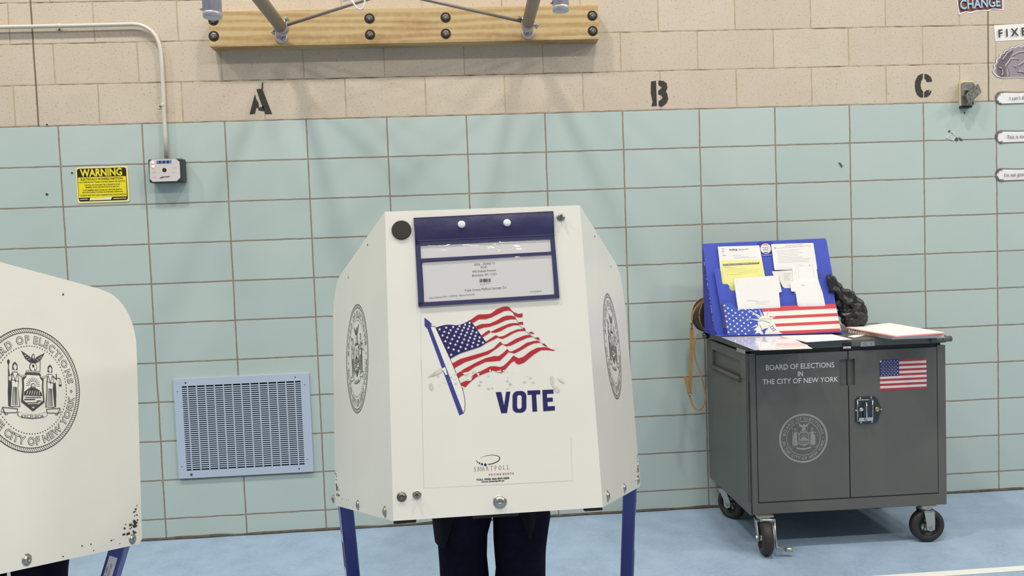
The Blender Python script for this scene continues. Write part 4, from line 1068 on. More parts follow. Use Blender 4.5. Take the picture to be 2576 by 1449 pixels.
flat('white_paper', 'wide white paper on top of the pink folder at the cart corner', 'paper', [(2128,823),(2239,812.5),(2376,836),(2254,844.5)], ZT+.0256, .0014, PAPER)

# black plastic bag over the display's corner
ax_pts = [((2083, 693), .012, .012), ((2087, 703), .022, .018), ((2090, 714), .027, .022), ((2099, 727), .036, .028), ((2114, 743), .046, .034), ((2130, 760), .053, .040), ((2139, 777), .060, .046), ((2147, 796), .063, .05), ((2150, 811), .058, .05), ((2152, 820), .036, .035)]
yb = BD.P(*bp([(1850, 700)])[0], 0).y
bag = ('plastic_bag', 'crumpled black plastic bag draped over one edge of the blue display', 'bag', at_y(2140, 815, yb-.02))
rs = []; NB = 72
dense = []
for i in range(len(ax_pts)-1):
    for k in range(10):
        t = k/10; A, B = ax_pts[i], ax_pts[i+1]
        dense.append(((A[0][0]*(1-t)+B[0][0]*t, A[0][1]*(1-t)+B[0][1]*t), A[1]*(1-t)+B[1]*t, A[2]*(1-t)+B[2]*t))
dense.append(ax_pts[-1])
P3 = [at_y(px[0], px[1], yb-.022+.03*i/len(dense)) for i, (px, _, _) in enumerate(dense)]
for i, (px, rx, ry) in enumerate(dense):
    d = (P3[min(i+1, len(P3)-1)]-P3[max(i-1, 0)]).normalized(); sd = d.cross(Vector((0, 1, 0))).normalized(); fr_ = sd.cross(d)
    ring = []
    for j in range(NB):
        t = 2*pi*j/NB; e = sd*cos(t)*rx+fr_*sin(t)*ry; p = P3[i]+e
        w_ = Vector((p.x*26, p.y*26, p.z*17)) + Vector((0, 0, 3*noise.noise(p*9)))
        n_ = .010-abs(noise.noise(w_*.8))*.038-abs(noise.noise(w_*1.7+Vector((3, 1, 0))))*.010+.004*sin(5*t+p.z*26)
        ring.append(p+e.normalized()*n_*(1 if 2 < i < len(dense)-2 else .4))
    rs.append(ring)
for r_ in rs:
    for p in r_: p.z = max(p.z, ZT+.003)
b = MB(); b.rings(rs, BAGP); tag(b.build(bag[0], None, bag[3]), bag[1], bag[2])

# brown shoulder bag behind the display
yh = -.105
hc = at_y(1783, 800, yh); rr_ = (at_y(1783, 756, yh)-hc).length
hb_ = thing('shoulder_bag', 'round brown leather shoulder bag with tan strap hanging behind the cart', 'handbag', (hc.x, hc.y, ZT+.001))
hc.z = max(hc.z, ZT+rr_*.93+.002)
dirn = Vector((.42, -.91, 0)).normalized()
b = MB(); b.lathe(hc-dirn*.036, dirn, [(0, rr_*.88), (.004, rr_*.95), (.06, rr_*.95), (.066, rr_*.9), (.068, rr_*.4), (.069, .001)], LEATH, 40); b.build('bag_body', hb_)
sd = Vector((dirn.y, -dirn.x, 0))
b = MB()
for h_ in (-.030, .026): b.tube([hc+dirn*h_+sd*(rr_*.965*cos(2*pi*k/40))+Vector((0, 0, rr_*.965*sin(2*pi*k/40))) for k in range(41)], .0021, TAN, 8)
b.build('piping', hb_)
def strap(l, y, w, mt, nm, n_=1):
    b = MB(); pts = [at_y(px, py, y) for px, py in l]; out = []
    for i in range(len(pts)-1):
        for k in range(4):
            t = k/4; p0, p1, p2, p3 = pts[max(i-1, 0)], pts[i], pts[i+1], pts[min(i+2, len(pts)-1)]
            out.append(.5*((2*p1)+(p2-p0)*t+(2*p0-5*p1+4*p2-p3)*t*t+(3*p1-p0-3*p2+p3)*t**3))
    out.append(pts[-1]); b.tube(out, w, mt, flat=(1, 0, 0)); return b.build(nm, hb_)
strap([(1775, 757), (1762, 762), (1750, 774), (1742, 790), (1740.5, 806)], -.16, .0045, TAN, 'strap')
strap([(1740, 826), (1739.5, 870), (1737.5, 930), (1735, 975), (1734.5, 990)], -.15, .009, TAN, 'strap')
strap([(1723.5, 946), (1728, 965), (1733, 988)], -.16, .008, TAN, 'strap')
strap([(1735, 994), (1738, 1008), (1745, 1024), (1756, 1032), (1767, 1026), (1774, 1010), (1774.5, 990), (1769, 965), (1759, 930), (1750, 905), (1746.5, 880), (1748.5, 858), (1756, 841)], -.15, .004, TAN, 'strap')
b = MB()
c = at_y(1735, 991, -.155); b.tube([c+Vector((.010*cos(2*pi*k/16), 0, .008*sin(2*pi*k/16))) for k in range(17)], .0016, BRASS, 8)
c = at_y(1740.5, 815, -.155); b.tube([c+Vector((.006*cos(2*pi*k/16), 0, .010*sin(2*pi*k/16))) for k in range(17)], .0016, BRASS, 8); b.tube([at_y(1740, 803, -.155), at_y(1740, 826, -.152)], .004, BRASS, 8)
b.build('buckle', hb_)

# ------------------------------------------------------------------ people behind the booths
def person(x, y, yaw, label):
    root = thing('person', label, 'person', (x, y, 0), yaw, 'voters behind the booths')
    # body: one skinned surface
    V = []; E_ = []; Rr = []
    def add(p, r, par=None):
        V.append(p); Rr.append(r)
        if par is not None: E_.append((par, len(V)-1))
        return len(V)-1
    pel = add((0, .02, .78), .105); sp = add((0, .0, .92), .095, pel); ch = add((0, -.05, 1.08), .105, sp); nb_ = add((0, -.09, 1.19), .05, ch); nk = add((0, -.12, 1.25), .042, nb_)
    hd1 = add((0, -.15, 1.30), .062, nk); hd2 = add((0, -.175, 1.37), .078, hd1); hd3 = add((0, -.175, 1.43), .06, hd2)
    ns = add((0, -.255, 1.345), .011, hd2); chn = add((0, -.225, 1.285), .025, hd1)
    for s in (-1, 1):
        ear = add((s*.078, -.17, 1.36), .014, hd2)
        hp = add((s*.078, .02, .74), .07, pel); kn = add((s*.076, -.005, .42), .048, hp); an_ = add((s*.078, .02, .09), .034, kn); to = add((s*.095, -.09, .035), .028, an_)
        sh_ = add((s*.15, -.07, 1.15), .052, ch); el = add((s*.20, .0, .95), .038, sh_); wr = add((s*.13, -.155, .885), .026, el); pa = add((s*.115, -.20, .875), .028, wr)
        for k, (dx, ln) in enumerate(((-.024, .05), (-.009, .062), (.008, .058), (.023, .045))):
            f1 = add((s*.112+dx, -.225, .875), .009, pa); f2 = add((s*.112+dx*1.1, -.225-ln*.55, .870), .0085, f1); f3 = add((s*.112+dx*1.1, -.225-ln, .858), .008, f2)
        th = add((s*.112-s*.034, -.195, .872), .010, pa); add((s*.112-s*.045, -.22, .866), .009, th)
    me = bpy.data.meshes.new('body'); me.from_pydata(V, E_, []); me.materials.append(SKIN)
    bo = bpy.data.objects.new('body', me); COL.objects.link(bo); bo.parent = root
    md = bo.modifiers.new('skin', 'SKIN')
    if not me.skin_vertices: 
        bpy.context.view_layer.objects.active = bo
    for i, r_ in enumerate(Rr): me.skin_vertices[0].data[i].radius = (r_, r_)
    me.skin_vertices[0].data[pel].use_root = True
    md.use_smooth_shade = True
    sb = bo.modifiers.new('smooth', 'SUBSURF'); sb.levels = 2; sb.render_levels = 2
    M = root_matrix(root)
    def W(p): return M @ Vector(p)
    b = MB()
    for s in (-1, 1):
        b.lathe(W((s*.028, -.236, 1.372)), (M.to_3x3() @ Vector((0, -1, 0))), [(0, .010), (.004, .008), (.006, .003)], WHITE2, 12)
        b.lathe(W((s*.028, -.243, 1.371)), (M.to_3x3() @ Vector((0, -1, 0))), [(0, .005), (.002, .003)], INK, 10)
    b.build('eyes', root)
    b = MB(); b.line(Plane(W((0, -.243, 1.318)), M.to_3x3() @ Vector((1, 0, 0)), M.to_3x3() @ Vector((0, -.2, 1))), [(-.02, 0), (0, -.002), (.02, 0)], .006, MAROON, .006); b.build('mouth', root)
    b = MB(); rs = []
    for i in range(9):
        f = i/8; zz = 1.465-f*.19; rad = .088*math.sqrt(max(.02, 1-(1-f*1.5)**2)) if f < .6 else .088
        rs.append([W((rad*cos(t)*1.02, -.155+rad*1.02*sin(t)+(.0 if sin(t) > -.3 else .038*min(1, f*2.2)*(-sin(t))), zz)) for t in [2*pi*j/24 for j in range(24)]])
    b.rings(rs, HAIR); b.build('hair', root)
    return root, W
def px_leg(rows, yv):
    out = []
    for yy, l_, r_ in rows:
        A, B = at_y(l_, yy, yv), at_y(r_, yy, yv); out.append(((A+B)/2, (B.x-A.x)/2))
    return out
PY = -1.93
pc = at_y(1236, 1330, PY)
p1, W = person(pc.x, PY, .0, 'person in navy trousers and black coat standing behind the flag booth')
legs_ = {}
for s, rows in ((-1, [(1300,1090,1238),(1325,1096,1232),(1345,1099,1226.5),(1365,1101,1226),(1400,1104,1225),(1449,1107,1230)]), (1, [(1300,1240,1384),(1325,1240.5,1380),(1347,1241,1377),(1370,1242.5,1374),(1390,1244,1372.5),(1425,1247,1372),(1449,1244.5,1372)])):
    b = MB(); rs = []
    prof = px_leg(rows, PY)
    top_c, top_w = prof[0]
    lv = [(Vector((pc.x+s*.082, PY, .82)), .085, .115), (Vector((top_c.x, PY, top_c.z+.05)), top_w, .105)]
    for c, w_ in prof: lv.append((Vector((c.x, PY, c.z)), w_, w_*1.12))
    lc, lw = prof[-1]
    for f, ww in ((.33, .97), (.6, .95), (.85, 1.02), (1, 1.06)):
        lv.append((Vector((lc.x+s*.004*f, PY+.02*f, lc.z*(1-f)+.035*f)), lw*ww, lw*ww*1.1))
    for i, (c, a_, d_) in enumerate(lv):
        ring = []
        for j in range(32):
            t = 2*pi*j/32
            k = 1+.03*noise.noise((cos(t)*2+s, sin(t)*2, c.z*9))+.012*sin(c.z*60+3*cos(t)) if i > 1 else 1
            ee = abs(cos(t))**.85*(1 if cos(t) > 0 else -1)
            ring.append(Vector((c.x+a_*ee*(1 if abs(cos(t)) > .9 else k), c.y+d_*sin(t)*k, c.z)))
        rs.append(ring)
    b.rings(rs, CLOTH)
    legs_[s] = b.build('trouser_leg', p1)
b = MB()
for s in (-1, 1):
    pass
for s in (-1, 1):
    b = MB(); c = Vector((pc.x+s*.085, PY, 0)); rs = []
    for y_, w_, h_ in ((.09, .02, .03), (.08, .036, .06), (.03, .04, .085), (-.03, .042, .075), (-.09, .045, .05), (-.14, .038, .04), (-.165, .015, .02)):
        rs.append([c+Vector((w_*cos(t), y_, max(.001, h_*.5+h_*.5*sin(t)))) for t in [2*pi*j/16 for j in range(16)]])
    b.rings(rs, SHOE); b.build('shoe', p1)
# coat with an uneven open hem
b = MB(); rs = []
lev = [(None, .172, .135, .0), (.75, .170, .135, .0), (.88, .155, .125, -.005), (1.0, .165, .125, -.03), (1.10, .175, .12, -.055), (1.17, .165, .105, -.08), (1.215, .10, .075, -.10), (1.235, .06, .055, -.112)]
hl = {}
for zz, a_, d_, oy in lev:
    ring = []
    for j in range(96):
        t = 2*pi*j/96; c_, s_ = cos(t), sin(t)
        if zz is None:
            h_ = .722
            if c_ < -.62: h_ = .722-.10*min(1, (-.62-c_)/.2)                     # droops on one hip
            if s_ < 0: h_ = min(h_, .722-.085*max(0, 1-abs(c_-.62)/.17))           # pointed front corner
            if c_ > .8: h_ = .70
            ring.append(Vector((pc.x+(a_-.012 if c_ < 0 else a_-.008)*c_, PY+oy+d_*s_, h_)))
        else: ring.append(Vector((pc.x+a_*c_, PY+oy+d_*s_*(1+.04*sin(5*t)), zz)))
    rs.append(ring)
b.rings(rs, COAT_, cap=False)
coat = b.build('coat', p1); sol = coat.modifiers.new('cloth_thickness', 'SOLIDIFY'); sol.thickness = .004; sol.offset = -1
for s in (-1, 1):
    b = MB(); b.tube([(pc.x+s*.14, PY-.07, 1.155), (pc.x+s*.185, PY-.035, 1.06), (pc.x+s*.203, PY+.0, .95), (pc.x+s*.17, PY-.08, .915), (pc.x+s*.135, PY-.15, .888)], [.06, .055, .05, .045, .04], COAT_, 18); b.build('sleeve', p1)

def dup(root, loc, rz, label):
    r = root.copy(); COL.objects.link(r); r.location = loc; r.rotation_euler = (0, 0, rz); r['label'] = label
    for c0 in list(root.children):
        c = c0.copy(); COL.objects.link(c); c.parent = r
        for g in c0.children:
            d = g.copy(); COL.objects.link(d); d.parent = c
    return r
P2Y = -1.84
p2 = dup(p1, (at_y(184, 1425, P2Y).x-.172, P2Y, 0), .22, 'person in dark clothes hidden behind the booth with the scuffed seal wing')

p2.scale = (.94, .94, .94)

# ------------------------------------------------------------------ things on the wall
def wall_pts(l): return WALL.pts(l)
wb0 = WALL.ab(508, 122)
BT = .089
BF = Plane((0, -BT, 0), (1, 0, 0), (0, 0, 1))
lt, rb = BF.ab(523, 25), BF.ab(1507, 104); lb = BF.ab(523, 113); rt = BF.ab(1505, 14)
bx0, bx1 = lt[0], (rb[0]+rt[0])/2; bz0 = (lb[1]+rb[1])/2; bz1 = (lt[1]+rt[1])/2
beam = thing('timber_beam', 'long pine beam bolted to the block wall under grey pipes', 'beam', (bx0, 0, bz0))
b = MB(); holes = [(537, 51), (538, 91), (929.5, 46.5), (931, 87), (1121, 44), (1121.5, 85), (1490, 39.5), (1491, 78)]
b.box((bx0, -BT, bz0), (bx1, -.0005, bz1), wood_mat(), None, bev=.002); bm_ = b.build('plank', beam)
for x, y in holes:
    c = BF.ab(x, y); b = MB()
    b.lathe(BF.P(*c, .0004), BF.n, [(0, .0255), (.0006, .0255), (.0007, .0245)], SIGNK, 28)
    b.lathe(BF.P(*c, .001), BF.n, [(0, .016), (.004, .016), (.005, .0135)], STEELD, 6, False); b.lathe(BF.P(*c, .006), BF.n, [(0, .0075), (.003, .007)], STEEL, 12)
    b.build('lag_bolt', beam)
# struts, swivel feet, tie rods, hanging ends: one welded pipe frame
frame = thing('pipe_frame', 'grey galvanised pipe frame braced out from the timber beam', 'pipe frame', BF.P(*BF.ab(710, 80), 0))
def strut(foot, tip, ytip):
    A = at_y(foot[0], foot[1], -BT-.05); B = at_y(tip[0], tip[1], ytip); d = (B-A).normalized()
    b = MB(); b.tube([A, B], .029, PIPEB, 20); s_ = b.build('strut_pipe', frame)
    base = BF.P(*BF.ab(foot[0]-(2 if foot[0] < 1000 else -1), foot[1]+22), 0)
    b = MB()
    e1 = Vector((1, 0, 0)); e2 = Vector((0, 0, 1))
    b.lathe(base, BF.n, [(0, .03), (.006, .03), (.008, .024)], PIPE, 24)
    dz = (A-base)
    rs = []
    for f, wx, wd in ((0, .026, .012), (.3, .026, .016), (.6, .030, .022), (1.0, .033, .033), (1.25, .034, .034)):
        c = base+dz*f+BF.n*.012*(1-f); q1 = d.cross(e1).normalized() if f > .5 else BF.n
        ex = e1-d*e1.dot(d)*(1 if f > .5 else 0); ex.normalize()
        rs.append([c+ex*(wx*cos(t))+q1*(wd*sin(t)) for t in [2*pi*j/20 for j in range(20)]])
    b.rings(rs, PIPE)
    b.lathe(base+BF.n*.012, BF.n, [(0, .011), (.012, .011), (.014, .006)], STEEL, 6, False)
    c = A+d*.05; ax = d.cross(BF.n).normalized(); 
    b.lathe(c-d*.012, d, [(0, .033), (.002, .0345), (.022, .0345), (.024, .033)], PIPE, 24)
    b.tube([c-ax*.052+BF.n*.01, c+ax*.052+BF.n*.01], .007, ZINC, 10); 
    for s in (-1, 1): b.lathe(c+ax*s*.042+BF.n*.01, ax*s, [(0, .013), (.01, .013), (.012, .008)], ZINC, 6, False)
    b.build('swivel_foot', frame)
    return A, d
A1, d1 = strut((710, 72), (480, -230), -1.7)
A2, d2 = strut((1327, 62), (1400, -227), -1.7)
b = MB(); b.tube([A1+d1*.05+Vector((.03, 0, .005)), at_y(1000, -26, -.55)], .0075, PIPEB, 10); b.build('tie_rod', frame)
b = MB(); b.tube([A2+d2*.05+Vector((-.03, 0, .005)), at_y(950, -28, -.55)], .0075, PIPEB, 10); b.build('tie_rod', frame)
for px, py, yy, ry in ((535, 42, -1.15, 22), (1411, 26, -1.15, 20)):
    c = at_y(px, py, yy); r_ = ry*(yy-CAM.y)/FPX*1.02; b = MB()
    b.tube([c, c+Vector((0, 0, .7))], r_, PIPE, 28, cap=True)
    b.lathe(c+Vector((0, 0, -.006)), (0, 0, 1), [(0, r_*.75), (.002, r_*.98), (.018, r_*1.06), (.02, r_*1.0)], PIPE, 28)
    b.lathe(c+Vector((-r_, 0, .028)), (-1, 0, 0), [(0, .006), (.008, .005)], ZINC, 8)
    b.build('hanging_pipe', frame)
tie = ('cable_tie', 'white nylon cable tie looped over the pipe frame rod', 'cable tie', at_y(905, 10, -.5))
b = MB(); b.tube([at_y(x, y, -.5) for x, y in ((884, -2), (889, 8), (897, 20), (906, 25), (914, 20), (918, 8), (917, -6), (912, -14))], .0042, TIE, 8)
b.tube([at_y(x, y, -.5) for x, y in ((862, 2), (875, -1), (886, -5))], .005, TIE, 8); tag(b.build(tie[0], None, tie[3]), tie[1], tie[2])
# conduit
cdt = thing('wall_conduit', 'cream painted conduit bending down to the partition switch', 'conduit', WALL.P(*WALL.ab(345, 64), 0))
yc = -.022
pth = [at_y(x, y, yc) for x, y in ((-900, 95), (-60, 71), (0, 68.5), (100, 66.5), (200, 64.5), (300, 62), (335, 61), (352, 63), (368, 69), (382, 79), (393, 93), (400, 109), (404, 128), (407, 160), (409, 200), (411, 240), (413, 290), (416, 340), (418.5, 398))]
b = MB(); b.tube(pth, .0098, CONDUIT, 14); b.build('pipe', cdt)
for (x, y), (ex, ey) in (((150, 65.5), (150, 75)), ((410.5, 264), (404, 268))):
    b = MB(); c = at_y(x, y, yc); d = Vector((1, 0, 0)) if x < 300 else Vector((0, 0, 1))
    b.lathe(c-d*.009, d, [(0, .011), (.001, .0115), (.017, .0115), (.018, .011)], CONDUIT, 16)
    q = WALL.ab(ex, ey); b.box((q[0]-.01, -.003, q[1]-.01), (q[0]+.01, 0, q[1]+.01), CONDUIT); b.lathe(WALL.P(*q, .003), WALL.n, [(0, .0055), (.002, .004)], STEELD, 10)
    b.build('conduit_strap', cdt)
# partition key switch
SD = .062
SP = Plane((0, -SD, 0), (1, 0, 0), (0, 0, 1))
q = SP.pts([(374, 400), (452, 400), (452, 459), (374, 459)])
x0, x1 = SP.ab(373.5, 430)[0], SP.ab(459, 430)[0]; z0 = SP.ab(420, 458.5)[1]; z1 = SP.ab(420, 399)[1]
sw = thing('partition_switch', 'charcoal key switch box with pale face plate and lit indicators', 'switch box', ((x0+x1)/2, 0, z0))
b = MB(); b.box((x0, -SD, z0), (x1, -.001, z1), BOXK, None, bev=.006); b.build('housing', sw)
b = MB()
fq_ = SP.pts([(376.5, 407), (383, 401), (442, 399.5), (452, 407.5), (454, 447), (445, 455.5), (384.5, 457.5), (377.5, 450)])
b.prism(SP, fq_, .0002, .0022, PLATE)
b.disc(SP, SP.ab(414, 428), .0105, INK, .0026, 24)
for x, y in ((385, 409), (386, 419)): b.lathe(SP.P(*SP.ab(x, y), .002), SP.n, [(0, .0065), (.003, .006), (.005, .003)], LEDON, 14)
b.poly(SP, SP.pts([(394, 404.5), (432, 403), (432, 411), (394, 412.5)]), BLUEPANEL, .0026)
for x in (403, 413, 423): b.poly(SP, SP.pts([(x-2.5, 405), (x+2, 404.8), (x+2, 411), (x-2.5, 411.2)]), BLUEINK, .003)
b.poly(SP, SP.pts([(400, 449), (408, 444), (430, 443), (424, 446.5), (414, 446), (408, 449)]), GREYINK2, .0026)
for x, y in ((388, 434), (438, 434), (388, 446), (440, 422)): b.poly(SP, SP.pts([(x-5, y), (x+5, y-.5), (x+5, y+.7), (x-5, y+1.2)]), GREYINK, .0026)
b.build('face_plate', sw)
# warning sign
ws = thing('warning_sign', 'yellow and black WARNING sign for an electrically powered partition', 'sign', WALL.P(*WALL.ab(259, 464), 0))
def rrect(p, r):
    out = []
    n_ = len(p)
    for i in range(n_):
        a_, c, d = Vector(p[i-1]), Vector(p[i]), Vector(p[(i+1) % n_])
        u1 = (a_-c).normalized()*r; u2 = (d-c).normalized()*r
        for k in range(6):
            t = k/5; out.append(tuple((c+u1)*(1-t)**2+c*2*t*(1-t)+(c+u2)*t*t))
    return out
b = MB(); b.prism(WALL, rrect(WALL.pts([(191, 422), (321.5, 417.5), (327, 507), (196, 512)]), .012), .0005, .003, PALEY); b.build('plate', ws)
b = MB(); h_ = .0034
b.poly(WALL, rrect(WALL.pts([(194, 425), (317.5, 421), (322.5, 503), (199.5, 507.5)]), .012), SIGNK, h_)
b.poly(WALL, WALL.pts([(197, 447), (317.5, 443), (320, 494), (200, 498)]), YELLOW, h_+.0004)
def wt(t, x0, x1, y0, y1, hpx, mt, off, hh=.0042):
    a0, a1 = WALL.ab(x0, y0), WALL.ab(x1, y1); k = abs(WALL.ab(250, 450)[1]-WALL.ab(250, 451)[1])
    b.text(WALL, t, a0, hpx*k, mt, hh, 'l', math.atan2(a1[1]-a0[1], a1[0]-a0[0]), off, width=math.hypot(a1[0]-a0[0], a1[1]-a0[1]))
wt('WARNING', 204, 309, 444.5, 440.5, 18.5, YELLOW, .035)
wt('ELECTRICALLY POWERED PARTITION', 204, 310, 454.5, 451, 5.5, SIGNK, .02)
for i, (t, x0, x1, y) in enumerate((('ONLY APPROPRIATELY TRAINED STAFF MAY OPERATE THIS PARTITION', 200, 316, 461), ('CONTROL STATIONS MUST BE ATTENDED BY STAFF', 213, 303, 468), ('MEMBERS WHILE THE PARTITION IS IN MOTION', 216, 301, 473.5), ('STAFF MEMBERS MUST STAND ON OPPOSITE SIDES OF', 210, 308, 481), ('PARTITION DURING STACKING OR EXTENDING OPERATIONS', 208, 310, 486.5), ('STUDENTS MUST STAY AWAY FROM PARTITION WHILE IN MOTION', 203, 318, 494))):
    wt(t, x0, x1, y, y-(x1-x0)*.034, 3.4, SIGNK, .02)
wt('800 555 0172', 202, 223, 503.5, 502.7, 2.6, PALEY, .01) if False else None
b.poly(WALL, WALL.pts([(228, 497.5), (283, 495.5), (280, 502.5), (226, 504.5)]), PALEY, .0042); b.poly(WALL, WALL.pts([(266, 496.5), (283, 495.7), (279, 502), (264, 502.8)]), WHITE2, .0045)
for x0, x1 in ((202, 222), (286, 319)): b.line(WALL, WALL.pts([(x0, 502-(x0-202)*.03), (x1, 501.8-(x1-202)*.03)]), .004, RESIDUE, .0042)
b.build('lettering', ws)
# wall vent grille
vq = [WALL.ab(*p) for p in ((437.5, 953), (779, 937), (789, 1184), (453, 1203))]
vx0, vx1 = (vq[0][0]+vq[3][0])/2, (vq[1][0]+vq[2][0])/2; vz0, vz1 = (vq[2][1]+vq[3][1])/2, (vq[0][1]+vq[1][1])/2
gq = [WALL.ab(*p) for p in ((459, 972), (758.5, 955.5), (766.5, 1167), (472, 1183))]
gx0, gx1 = (gq[0][0]+gq[3][0])/2, (gq[1][0]+gq[2][0])/2; gz0, gz1 = (gq[2][1]+gq[3][1])/2, (gq[0][1]+gq[1][1])/2
vent = thing('vent_grille', 'pale blue metal vent grille with slotted face on the tiled wall', 'vent', (vx0, 0, vz0))
b = MB(); VD = .014
for x0, z0, x1, z1 in ((vx0, vz0, vx1, gz0), (vx0, gz1, vx1, vz1), (vx0, gz0, gx0, gz1), (gx1, gz0, vx1, gz1)):
    b.box((x0, -VD, z0), (x1, -.0005, z1), VENT)
b.build('frame', vent)
b = MB(); b.rect(WALL, gx0, gz0, gx1, gz1, VENTD, .002); b.build('backing', vent)
b = MB(); NR = 40; ph = (gz1-gz0)/NR
for i in range(1, NR): b.box((gx0, -VD, gz0+i*ph-ph*.25), (gx1, -VD+.003, gz0+i*ph+ph*.25), VENT)
cw = (gx1-gx0)/13.3
for i in range(13): x = gx0+cw*(.62+i); b.box((x-.0028, -VD-.0003, gz0), (x+.0028, -VD+.003, gz1), VENT)
b.build('grille', vent)
for x, y, r_ in ((469, 962, .005), (744, 947.5, .004), (449, 984, .003), (768, 967, .003), (484, 1192, .007), (754, 1177, .004), (460, 1172, .003), (775, 1153, .003)):
    c = WALL.ab(x, y); b = MB(); b.lathe(Vector((c[0], -VD, c[1])), WALL.n, [(0, r_), (.001, r_*.9), (.0018, r_*.4)], STEELD, 14); b.build('screw', vent)
# stencilled letters
def stencil(ch, label, polys, spray):
    o = MB()
    for c, r_ in spray: pass
    for p in polys: o.poly(WALL, WALL.pts(p), STENCIL, .0012)
    ob = o.build('stencilled_letter'); tag(ob, label, 'letter', None)
    return ob
def sz(l, ox, oy, s=2.994): return [(ox+x/s, oy+y/s) for x, y in l]
stencil('A', 'black stencilled letter A painted on the block wall', [sz([(1932, 672), (1975, 668), (2050, 858), (1998, 860), (1990, 835), (1975, 800), (1960, 760), (1945, 715)], 0, 0), sz([(1920, 708), (1930, 745), (1945, 770), (1950, 790), (1948, 812), (1930, 815), (1920, 858), (1880, 860), (1900, 785)], 0, 0), sz([(1945, 812), (1985, 800), (1992, 838), (1948, 832)], 0, 0), sz([(1972, 625), (1982, 622), (1980, 672), (1970, 672)], 0, 0)], [])
stencil('B', 'black stencilled letter B painted on the block wall', [sz([(2328, 614), (2366, 608), (2372, 798), (2332, 800), (2340, 765), (2326, 700)], 860, 0), sz([(2384, 606), (2420, 610), (2445, 625), (2452, 660), (2440, 690), (2450, 705), (2458, 745), (2445, 778), (2410, 805), (2386, 798), (2385, 760), (2402, 755), (2415, 735), (2402, 715), (2382, 712), (2384, 680), (2402, 672), (2408, 655), (2384, 640)], 860, 0)], [])
stencil('C', 'black stencilled letter C painted on the block wall', [sz([(1812, 553), (1775, 570), (1755, 610), (1752, 650), (1758, 690), (1775, 722), (1798, 735), (1814, 734), (1814, 690), (1800, 670), (1795, 640), (1800, 610), (1812, 592)], 1716, 0), sz([(1824, 556), (1850, 562), (1872, 580), (1882, 606), (1880, 615), (1840, 618), (1834, 600), (1824, 592)], 1716, 0), sz([(1822, 696), (1840, 680), (1865, 676), (1850, 700), (1876, 680), (1876, 695), (1865, 715), (1845, 730), (1822, 734)], 1716, 0)], [])
# poster cut-outs at the right
def cutout(name, label, cat, layers, group=None, texts=(), th=.0016):
    c = WALL.ab(*layers[0][0][0]); t = thing(name, label, cat, WALL.P(*c, 0), 0, group)
    b = MB(); b.prism(WALL, WALL.pts(layers[0][0]), .0004, th, layers[0][1]); b.build('paper', t)
    b = MB()
    for i, (p, mt, *w_) in enumerate(layers[1:]):
        h_ = th+.0003*(i+1) if i < 14 else th+.0045
        if w_: b.line(WALL, WALL.pts(p), w_[0], mt, h_)
        else: b.poly(WALL, WALL.pts(p), mt, h_)
    for ti, (txt, x0, x1, y0, y1, hpx, mt, off) in enumerate(texts):
        a0, a1 = WALL.ab(x0, y0), WALL.ab(x1, y1); k = abs(WALL.ab(2450, 150)[1]-WALL.ab(2450, 151)[1])
        b.text(WALL, txt, a0, hpx*k, mt, th+.006+.0006*ti, 'l', math.atan2(a1[1]-a0[1], a1[0]-a0[0]), off, width=math.hypot(a1[0]-a0[0], a1[1]-a0[1]))
    b.build('printing', t); return t
cutout('word_sign', 'cut-out sign reading CHANGE in pale blue letters on rust red', 'sign', [
    ([(2398, -48), (2522, -54), (2524, 26), (2498, 23), (2486, 28), (2455, 29), (2440, 34), (2430, 31), (2412, 37)], PAPER),
    ([(2401, -45), (2519, -51), (2521, 23), (2497, 20), (2485, 25), (2454, 26), (2440, 30), (2430, 28), (2414, 33)], RUST)],
    texts=(('CHANGE', 2412, 2516, 25, 17, 26, INK, .045), ('CHANGE', 2413, 2515, 24.2, 16.5, 24, SKYL, .02)))
cutout('word_strip', 'white paper strip reading FIXED above the brain cut-out', 'sign', [([(2500, 63.5), (2620, 58), (2622, 97), (2560, 101), (2504, 104)], PAPER)],
    texts=(('F I X E D', 2509, 2606, 95, 86, 20, INK, .02),))
rnd = random.Random(2)
out = []
for k in range(15):
    t = radians(185-k*13.2); cx, cy = 2572, 182; rx, ry = 72, 66
    for j in range(4):
        tt = t-radians(13.2)*j/4; bu = 1+.06*sin(pi*j/4); out.append((cx+rx*bu*cos(tt), cy-ry*bu*sin(tt)))
out += [(2644, 196), (2600, 200), (2560, 196), (2520, 198), (2507, 194)]
inn = [(2572+(x-2572)*.945, 160+(y-160)*.93) for x, y in out]
lay = [(out, BRAIND), ([(2572+(x-2572)*.985, 160+(y-160)*.975) for x, y in out], PAPER), (inn, BRAIN), ([(2508, 186), (2506, 168), (2512, 152), (2520, 140), (2530, 130), (2540, 124), (2548, 130), (2540, 145), (2534, 160), (2530, 176), (2532, 192), (2516, 194)], BRAIND)]
for pts in ([(2535,190),(2528,165),(2540,148),(2560,150)],[(2545,140),(2565,130),(2590,135)],[(2548,165),(2558,180),(2575,185)],[(2560,165),(2575,155),(2600,158)],[(2520,150),(2530,135),(2545,125)],[(2512,170),(2520,180),(2518,190)],[(2575,120),(2600,122),(2620,135)],[(2590,175),(2610,185),(2630,175)],[(2605,150),(2625,160),(2628,180)]):
    sm = []
    for i in range(len(pts)-1):
        for k in range(5): t = k/5; sm.append((pts[i][0]*(1-t)+pts[i+1][0]*t+2.5*sin(t*pi), pts[i][1]*(1-t)+pts[i+1][1]*t-2.5*sin(t*pi)))
    sm.append(pts[-1]); lay.append((sm, BRAINL, .006)); lay.append(([(x+2.2, y+2.2) for x, y in sm], BRAIND, .005))
cutout('brain_cutout', 'grey paper brain cut-out with a white outline', 'cut-out', lay)
